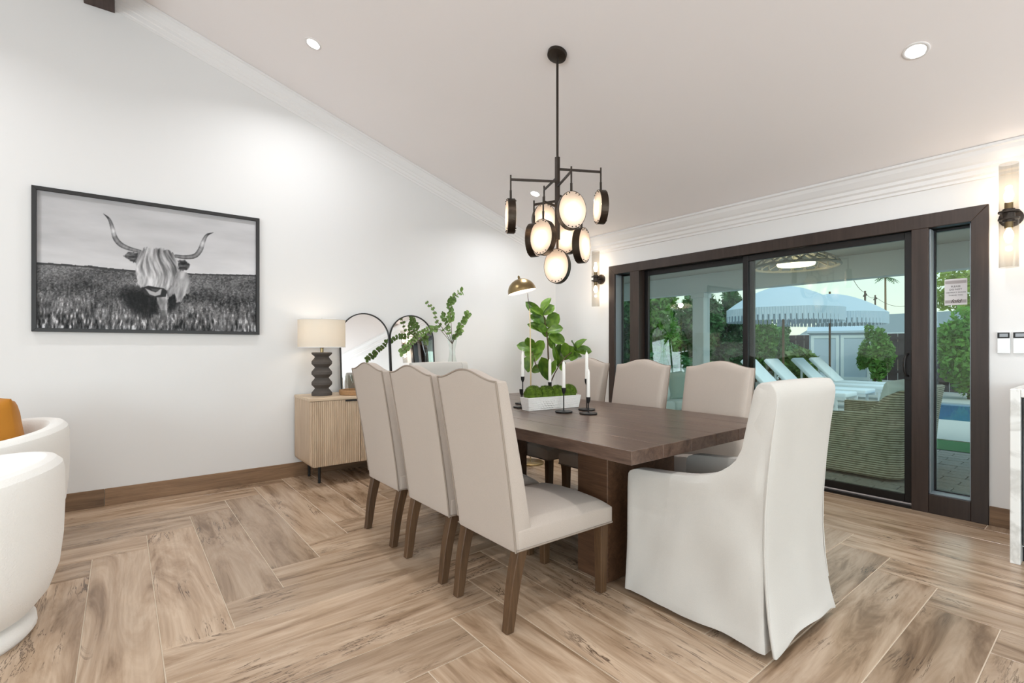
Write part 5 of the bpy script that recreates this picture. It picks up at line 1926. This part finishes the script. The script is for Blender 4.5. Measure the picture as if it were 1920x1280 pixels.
M().tube([(0, 0, -0.03), (0, 0, -0.18)], 0.02, 8).obj('lamp_stem', 'lattice', wl)
point_light('patio_lamp_glow', (0, 0, -0.3), 4, (1.0, 0.85, 0.65), wl, 0.15)


# ------------------------------------------------------------------ outdoor seating
def cushion(x0, x1, y0, y1, z0, z1, r=0.05):
    return M().box(x0, x1, y0, y1, z0, z1), r


def wicker_seat(name, lab, cat, loc, rz, W, D, H=0.82, arm=0.60, grp=None, ncush=2):
    t = thing(name, lab, cat, loc, rz, grp)  # local: faces +y, width along x
    hw2 = W / 2
    # flared wrap: arms and back as one woven shell, narrower at the base
    def shell(side):
        pass
    F, B = [], []
    zs = [0.03, 0.12, 0.25, 0.38, 0.5, 0.56, arm]
    path = [(-hw2, D / 2), (-hw2, D / 4), (-hw2, -D / 6), (-hw2, -D / 2 + 0.12), (-hw2 + 0.06, -D / 2 + 0.03), (-hw2 + 0.16, -D / 2)]
    nmid = 8
    path += [(-hw2 + 0.16 + (W - 0.32) * k / nmid, -D / 2) for k in range(1, nmid)]
    path += [(-p[0], p[1]) for p in reversed(path[:6])]
    n_ = len(path)
    for k in range(9):
        q = k / 8
        rf, rb_ = [], []
        for (px_, py_) in path:
            back = 1.0 if py_ < -D / 2 + 0.05 else max(0.0, min(1.0, (-(py_) - D / 6 + 0.06) / (D / 3 - 0.0)))
            back = max(0.0, min(1.0, back))
            top = arm + (H - arm) * back ** 1.4
            z = 0.03 + (top - 0.03) * q
            flare = 0.94 + 0.06 * q + 0.03 * q ** 3
            ox_, oy_ = px_ * flare, (py_ * (0.90 + 0.1 * q + 0.07 * q ** 4) if py_ < 0 else py_ * (0.97 + 0.03 * q))
            ln = math.hypot(ox_, oy_) + 1e-6
            inx = ox_ - 0.085 * (1 if ox_ > 0 else -1) * (1 if abs(px_) > hw2 - 0.13 else 0)
            iny = oy_ + (0.085 if py_ < -D / 2 + 0.13 else 0)
            rf.append((ox_, oy_, z))
            rb_.append((inx, iny, z))
        F.append(rf)
        B.append(rb_)
    M().solid(F, B).obj('wicker_shell', 'wicker', t, bevel=0.014, seg=2, smooth=60)
    M().box(-hw2 * 0.9, hw2 * 0.9, -D / 2 + 0.1, D / 2 * 0.95, 0.04, 0.30).obj('seat_base', 'wicker', t, bevel=0.01, seg=1, smooth=0)
    cw = (W - 0.24) / ncush
    for k in range(ncush):
        x0_ = -hw2 + 0.12 + k * cw
        M().box(x0_ + 0.004, x0_ + cw - 0.004, -D / 2 + 0.12, D / 2 - 0.01, 0.302, 0.45).obj('seat_cushion', 'cushion', t, bevel=0.04, seg=3, smooth=60)
        bc = M().box(x0_ + 0.006, x0_ + cw - 0.006, -0.085, 0.085, 0.0, 0.46)
        o = bc.obj('back_cushion', 'cushion', t, (0, -D / 2 + 0.225, 0.452), bevel=0.05, seg=3, smooth=60)
        o.rotation_euler = (R(14), 0, 0)
    return t


wicker_seat('wicker_loveseat', 'woven wicker outdoor loveseat with white cushions just outside the glass', 'outdoor sofa', (6.06, 1.66, -0.018), 0, 1.42, 0.9, 0.83, 0.60)
wicker_seat('wicker_sofa', 'wicker outdoor sofa with pale cushions, glimpsed between the chairs by the door', 'outdoor sofa', (6.2, 4.45, -0.018), PI, 1.7, 0.86, 0.74, 0.56)
for (x, y, a, mt, lab) in ((6.05, 4.2, 14, 'cushion', 'white scatter pillow on the wicker sofa'), (6.58, 4.24, -10, 'cushion_grey', 'pale green scatter pillow on the wicker sofa')):
    F2 = [[(p[1], p[0] * 1.0, p[2]) for p in row] for row in F] if False else None
    pm_ = M()
    FF, BB = [], []
    for i in range(11):
        rf, rb_ = [], []
        for j in range(11):
            u_, v_ = i / 5 - 1, j / 5 - 1
            k = max(0, (1 - u_ ** 4) * (1 - v_ ** 4))
            th = 0.07 * k ** 0.55 + 0.004
            rf.append((u_ * 0.23, th, v_ * 0.23))
            rb_.append((u_ * 0.23, -th, v_ * 0.23))
        FF.append(rf)
        BB.append(rb_)
    pm_.solid(FF, BB)
    o = pm_.obj('scatter_pillow', mt, None, (x, y, 0.66), smooth=60)
    o.rotation_euler = (R(-14), 0, R(a))
    tag(o, lab, 'pillow', 'scatter pillows on the wicker sofa')

# loungers: head towards +y, foot towards -y
def lounger():
    t = thing('sun_lounger', 'x', 'sun lounger')
    for s in (-1, 1):
        M().box(s * 0.31 - 0.018, s * 0.31 + 0.018, -1.9, 0.08, 0.27, 0.32).obj('side_rail', 'plastic', t, smooth=0)
        for y in (-1.75, -0.1):
            M().box(s * 0.31 - 0.018, s * 0.31 + 0.018, y - 0.02, y + 0.02, 0.0, 0.27).obj('leg', 'plastic', t, smooth=0)
    M().box(-0.30, 0.30, -1.9, -0.55, 0.32, 0.40).obj('seat_pad', 'lounger', t, bevel=0.02, seg=2, smooth=60)
    o = M().box(-0.30, 0.30, 0.0, 0.82, 0.0, 0.08).obj('back_pad', 'lounger', t, (0, -0.55, 0.33), bevel=0.02, seg=2, smooth=60)
    o.rotation_euler = (R(46), 0, 0)
    o2 = M().box(-0.02, 0.02, -0.02, 0.02, 0.0, 0.5).obj('back_prop', 'plastic', t, (0, -0.12, 0.26), smooth=0)
    return t


lg = lounger()
for k, (x, w_) in enumerate(((10.4, 'nearest the house'), (11.45, 'second from the house'), (12.85, 'third from the house'), (13.9, 'farthest from the house'))):
    o = lg if k == 0 else copy_tree(lg)
    o.location = (x, 5.05, -0.02)
    tag(o, 'white sun lounger with raised back by the pool, %s' % w_, 'sun lounger', 'white sun loungers in a row')


def umbrella(x, y, rad, ztop, zrim, lab):
    t = thing('fringed_umbrella', lab, 'umbrella', (x, y, -0.02), group='white fringed umbrellas over the loungers')
    M().lathe([(0.001, 0), (0.26, 0), (0.26, 0.05), (0.05, 0.08), (0.03, 0.3), (0.001, 0.3)], n=24, cap=False).obj('base', 'plastic', t)
    M().tube([(0, 0, 0.08), (0, 0, ztop + 0.06)], 0.026, 10).obj('pole', 'umb_pole', t)
    n_ = 48
    vs, fs = [(0, 0, ztop)], []
    rows = 7
    for k in range(1, rows + 1):
        q = k / rows
        for i in range(n_):
            a = 2 * PI * i / n_
            sag = 1 - 0.035 * (0.5 - 0.5 * math.cos(8 * a)) * q
            rr = rad * q * sag
            zz = ztop - (ztop - zrim) * q ** 1.75
            vs.append((rr * math.cos(a), rr * math.sin(a), zz))
    for i in range(n_):
        fs.append((0, 1 + i, 1 + (i + 1) % n_))
    for k in range(rows - 1):
        for i in range(n_):
            a, b2 = 1 + k * n_ + i, 1 + k * n_ + (i + 1) % n_
            fs.append((a, a + n_, b2 + n_, b2))
    M().add(vs, fs).obj('canopy', 'umb', t, smooth=25)
    vl = M()
    vs, fs = [], []
    n2 = 288
    for i in range(n2):
        a = 2 * PI * i / n2
        sag = 1 - 0.035 * (0.5 - 0.5 * math.cos(8 * a))
        rr = rad * sag * (1.0 + (0.006 if i % 2 else -0.006))
        vs += [(rr * math.cos(a), rr * math.sin(a), zrim), (rr * math.cos(a), rr * math.sin(a), zrim - 0.16), (rr * math.cos(a), rr * math.sin(a), zrim - 0.27 - (0.025 if i % 2 else 0))]
    for i in range(n2):
        j = (i + 1) % n2
        fs.append((i * 3, i * 3 + 1, j * 3 + 1, j * 3))
        if i % 4 != 3:
            fs.append((i * 3 + 1, i * 3 + 2, j * 3 + 2, j * 3 + 1))
    v_ = M().add(vs, fs).obj('fringed_valance', 'umb', t, smooth=0)
    for k in range(8):
        a = 2 * PI * k / 8
        M().tube([(0.03 * math.cos(a), 0.03 * math.sin(a), ztop - 0.04), (rad * 0.55 * math.cos(a), rad * 0.55 * math.sin(a), zrim + (ztop - zrim) * 0.62), (rad * 0.96 * math.cos(a), rad * 0.96 * math.sin(a), zrim + 0.005)], 0.012, 6).obj('rib', 'umb_pole', t)
    return t


umbrella(12.15, 5.06, 1.24, 2.66, 2.10, 'large white fringed umbrella over the loungers, nearer the house')
umbrella(14.75, 4.97, 1.27, 2.64, 2.10, 'white fringed umbrella over the loungers, further from the house')

# storage shed, fences
sh = thing('garden_shed', 'pale blue double-door garden shed behind the umbrellas', 'shed', (20.4, 6.55, -0.02))
sh.rotation_euler = (0, 0, R(18))
M().box(0.0, 0.9, -0.95, 0.95, 0.0, 1.74).obj('shed_body', 'shed', sh, smooth=0)
M().prism([(-0.12, 1.74), (1.0, 1.74), (1.0, 1.82), (0.45, 2.0), (-0.12, 1.82)], -1.02, 1.02, axis=1).obj('shed_roof', 'shed', sh, smooth=0)
for s in (-1, 1):
    d_ = M().box(-0.03, -0.001, 0.02 if s > 0 else -0.9, 0.9 if s > 0 else -0.02, 0.04, 1.66).obj('shed_door', 'shed', sh, bevel=0.004, seg=1, smooth=0)
    y0_, y1_ = (0.02, 0.9) if s > 0 else (-0.9, -0.02)
    for (a, b2, c, e_) in ((y0_, y0_ + 0.1, 0.04, 1.66), (y1_ - 0.1, y1_, 0.04, 1.66), (y0_ + 0.1, y1_ - 0.1, 1.56, 1.66), (y0_ + 0.1, y1_ - 0.1, 0.04, 0.16)):
        M().box(-0.05, -0.0305, a, b2, c, e_).obj('door_batten', 'lounger', d_, smooth=0)
for nm, lab, p0, p1 in (('garden_fence', 'dark garden fence far behind the loungers', (21.8, -1.0), (21.8, 9.2)), ('garden_fence', 'dark garden fence behind the shrub seen by the right side light', (17.2, -5.0), (17.2, 3.9)), ('garden_fence', 'dark fence closing the left side of the garden behind the hedge', (8.2, 9.2), (21.8, 9.2))):
    t = thing(nm, lab, 'fence', (p0[0], p0[1], -0.02))
    v_ = Vector((p1[0] - p0[0], p1[1] - p0[1], 0))
    t.rotation_euler = (0, 0, math.atan2(v_.y, v_.x))
    L_ = v_.length
    nbd = int(L_ / 0.3)
    bme = M().box(0.006, L_ / nbd - 0.006, -0.012, 0.012, 0.03, 1.72).mesh('fence_board', 'fence', smooth=0)
    for k in range(nbd):
        link('fence_board', bme, t, (k * L_ / nbd, 0, 0))
    for z in (0.3, 1.5):
        M().box(0, L_, 0.012, 0.05, z, z + 0.09).obj('fence_rail', 'fence', t, smooth=0)


# ------------------------------------------------------------------ planting
def foliage(n_, ell, size, rgen, base=0.0):
    """leaf quads spread through an ellipsoid volume, denser at its surface"""
    rs = np.random.RandomState(rgen)
    nb_ = 26
    c = rs.normal(size=(nb_, 3))
    c = c / np.linalg.norm(c, axis=1)[:, None] * (rs.uniform(0.15, 1, nb_) ** 0.4)[:, None] * 0.74
    br_ = rs.uniform(0.24, 0.42, nb_)
    k_ = rs.randint(0, nb_, n_)
    d = rs.normal(size=(n_, 3))
    d /= np.linalg.norm(d, axis=1)[:, None]
    p = (c[k_] + d * (br_[k_] * rs.uniform(0.3, 1.0, n_) ** 0.45)[:, None]) * np.array(ell) + np.array([0, 0, base + ell[2]])
    a = rs.normal(size=(n_, 3))
    a /= np.linalg.norm(a, axis=1)[:, None]
    b2 = np.cross(a, rs.normal(size=(n_, 3)))
    b2 /= np.linalg.norm(b2, axis=1)[:, None]
    s = size * rs.uniform(0.6, 1.3, n_)[:, None]
    v0, v1, v2, v3 = p - a * s, p + b2 * s * 0.45, p + a * s, p - b2 * s * 0.45
    V = np.stack([v0, v1, v2, v3], 1).reshape(-1, 3)
    V[:, 2] = np.maximum(V[:, 2], 0.02)
    Fc = np.arange(n_ * 4).reshape(-1, 4)
    return V, Fc


def shrub(name, lab, cat, loc, ell, n_, size, mat, seed, base=0.1, grp=None, stem=0.04):
    t = thing(name, lab, cat, loc, group=grp)
    V, Fc = foliage(n_, ell, size, seed, base)
    me = bpy.data.meshes.new('foliage')
    me.from_pydata(V.tolist(), [], Fc.tolist())
    me.materials.append(MAT[mat])
    f_ = link('foliage', me, t)
    tag(f_, kind='stuff')
    M().tube([(0, 0, 0), (0.02, 0.01, base + ell[2])], [stem, stem * 0.5], 6).obj('stem', 'bark', t)
    return t


HG = 'hedge shrubs along the left side of the garden'
HS = [(9.9, 8.2, 0.94, 1.95, 'hedge', 'tall leafy hedge shrub seen left of the patio column'), (11.8, 8.2, 0.94, 1.8, 'hedge2', 'light green hedge shrub left of the patio column'), (13.7, 8.2, 0.94, 1.7, 'hedge', 'dark hedge shrub just right of the patio column'),
      (15.6, 8.2, 0.94, 1.6, 'hedge', 'dark hedge shrub left of the door mullion'), (17.5, 8.2, 0.94, 1.3, 'hedge2', 'lower green shrub under the nearer umbrella, left'), (19.4, 8.2, 0.94, 1.15, 'hedge', 'lower dark shrub beside the shed')]
for k, (x, y, r_, h_, mt, lab) in enumerate(HS):
    shrub('hedge_shrub', lab, 'shrub', (x, y, -0.02), (r_, r_ * 0.85, h_), 6500, 0.085, mt, 10 + k, 0.0, HG)
shrub('ficus_column', 'tall bright green columnar shrub right of the shed', 'shrub', (19.7, 5.3, -0.02), (0.56, 0.56, 1.12), 5200, 0.07, 'hedge2', 31, -0.05)
shrub('ficus_shrub', 'dense green shrub seen through the right side light', 'shrub', (15.6, 2.35, -0.02), (0.7, 0.7, 1.12), 4800, 0.07, 'hedge2', 32, 0.0)
shrub('yellow_tree', 'yellow-green tree above the fence in the right side light', 'tree', (21.5, 3.35, -0.02), (1.0, 1.0, 0.95), 1500, 0.1, 'hedge3', 33, 2.2, stem=0.07)
shrub('agave_bush', 'pale spiky bush beside the shed under the nearer umbrella', 'shrub', (17.2, 6.6, -0.02), (0.7, 0.6, 0.65), 1500, 0.2, 'euca', 34, 0.0)

# palm plants left of the column
def palm(name, lab, loc, h_, nf, fl, trunk_r, mat='hedge', seed=1, droop=0.6, wid=0.05):
    t = thing(name, lab, 'palm', loc)
    M().tube([(0, 0, 0), (0.03 * h_ * 0.3, 0, h_ * 0.5), (0.0, 0, h_)], [trunk_r, trunk_r * 0.85, trunk_r * 0.7], 8).obj('trunk', 'sand_tree', t)
    r2 = random.Random(seed)
    for k in range(nf):
        a = 2 * PI * k / nf + r2.uniform(-0.2, 0.2)
        el = r2.uniform(0.1, 1.2)
        pts = []
        for i in range(9):
            q = i / 8
            rr = fl * q * math.cos(el * (1 - 0.3 * q))
            zz = h_ + fl * (q * math.sin(el) - droop * q * q)
            pts.append(Vector((rr * math.cos(a), rr * math.sin(a), zz)))
        vs, fs = [], []
        side = Vector((-math.sin(a), math.cos(a), 0))
        m = M()
        for i in range(1, 9):
            for s in (-1, 1):
                L_ = fl * 0.34 * math.sin(PI * min(1, i / 9 + 0.12))
                dr_ = (pts[i] - pts[i - 1]).normalized()
                tip = pts[i] + side * s * L_ + dr_ * L_ * 0.5 - Vector((0, 0, L_ * 0.35))
                m.add([pts[i] - dr_ * wid * fl, pts[i] + dr_ * wid * fl, tip], [(0, 1, 2)])
        m.tube(pts, [fl * 0.012] * 8 + [fl * 0.004], 5)
        m.obj('frond', mat, t, smooth=0)
    return t


palm('garden_palm', 'feathery green palm beside the patio at the left of the door', (9.3, 6.2, -0.02), 0.75, 14, 1.2, 0.09, 'hedge', 3)
pt = at_d(1660, 521, 62)
palm('tall_palm', 'tall thin palm tree on the skyline right of the umbrellas', (pt.x, pt.y, -0.1), pt.z + 0.1, 13, 1.5, 0.14, 'hedge', 5, 0.75, 0.06)

# neighbouring houses and skyline
def house(lab, c, w_, d_, zw, zr_, mat, rz):
    t = thing('neighbour_house', lab, 'house', (c[0], c[1], -0.1), rz)
    M().box(-d_ / 2, d_ / 2, -w_ / 2, w_ / 2, 0, zw).obj('walls', mat, t, smooth=0)
    M().prism([(-d_ / 2 - 0.6, zw), (d_ / 2 + 0.6, zw), (0, zr_)], -w_ / 2 - 0.6, w_ / 2 + 0.6, axis=1).obj('roof', 'roof', t, smooth=0)
    M().box(-d_ / 2 - 0.68, -d_ / 2 - 0.6, -w_ / 2 - 0.6, w_ / 2 + 0.6, zw - 0.16, zw + 0.06).obj('fascia', 'ext_white', t, smooth=0)
    M().box(-d_ / 2 - 0.03, -d_ / 2 + 0.02, -1.0, 0.6, zw - 1.6, zw - 0.5).obj('house_window', 'bar_dark', t, smooth=0)
    return t


p = at_d(1705, 640, 33)
house('low neighbouring house with a grey roof beyond the fence', (p.x, p.y), 9, 7, 2.15, 3.6, 'stucco_tan', R(-8))
p = at_d(1552, 640, 34)
house('tan neighbouring house behind the garden shed', (p.x + 1, p.y + 9), 6, 5, 2.1, 2.95, 'stucco_tan', R(20))

for (u, v, d_, lab) in ((1622, 545, 48, 'timber utility pole on the skyline, nearer the umbrella'), (1641, 553, 56, 'timber utility pole on the skyline, nearer the palm tree')):
    p = at_d(u, v, d_)
    t = thing('utility_pole', lab, 'utility pole', (p.x, p.y, -0.1), R(25), group='utility poles on the skyline')
    M().tube([(0, 0, 0), (0, 0, p.z + 0.1)], [0.1, 0.08], 8).obj('post', 'utility', t)
    M().box(-0.75, 0.75, -0.05, 0.05, p.z - 0.42, p.z - 0.32).obj('crossarm', 'utility', t, smooth=0)
    for s in (-0.65, -0.3, 0.3, 0.65):
        M().tube([(s, 0, p.z - 0.32), (s, 0, p.z - 0.22)], 0.03, 6).obj('insulator', 'utility', t)
for (a, b2, da, db, sag, lab) in (((1598, 520), (1622, 548), 40, 48, 0.25, 'utility wire running from the upper left to the nearer pole'), ((1622, 548), (1641, 556), 48, 56, 0.3, 'utility wire between the two poles'), ((1641, 556), (1705, 572), 56, 50, 0.5, 'utility wire running right past the palm tree')):
    pa, pb = at_d(a[0], a[1], da), at_d(b2[0], b2[1], db)
    pts = []
    for i in range(9):
        q = i / 8
        pnt = pa.lerp(pb, q)
        pnt.z -= sag * 4 * q * (1 - q)
        pts.append(pnt)
    tag(M().tube(pts, 0.02, 5).obj('utility_wire', 'utility'), lab, 'wire', 'wires on the skyline')
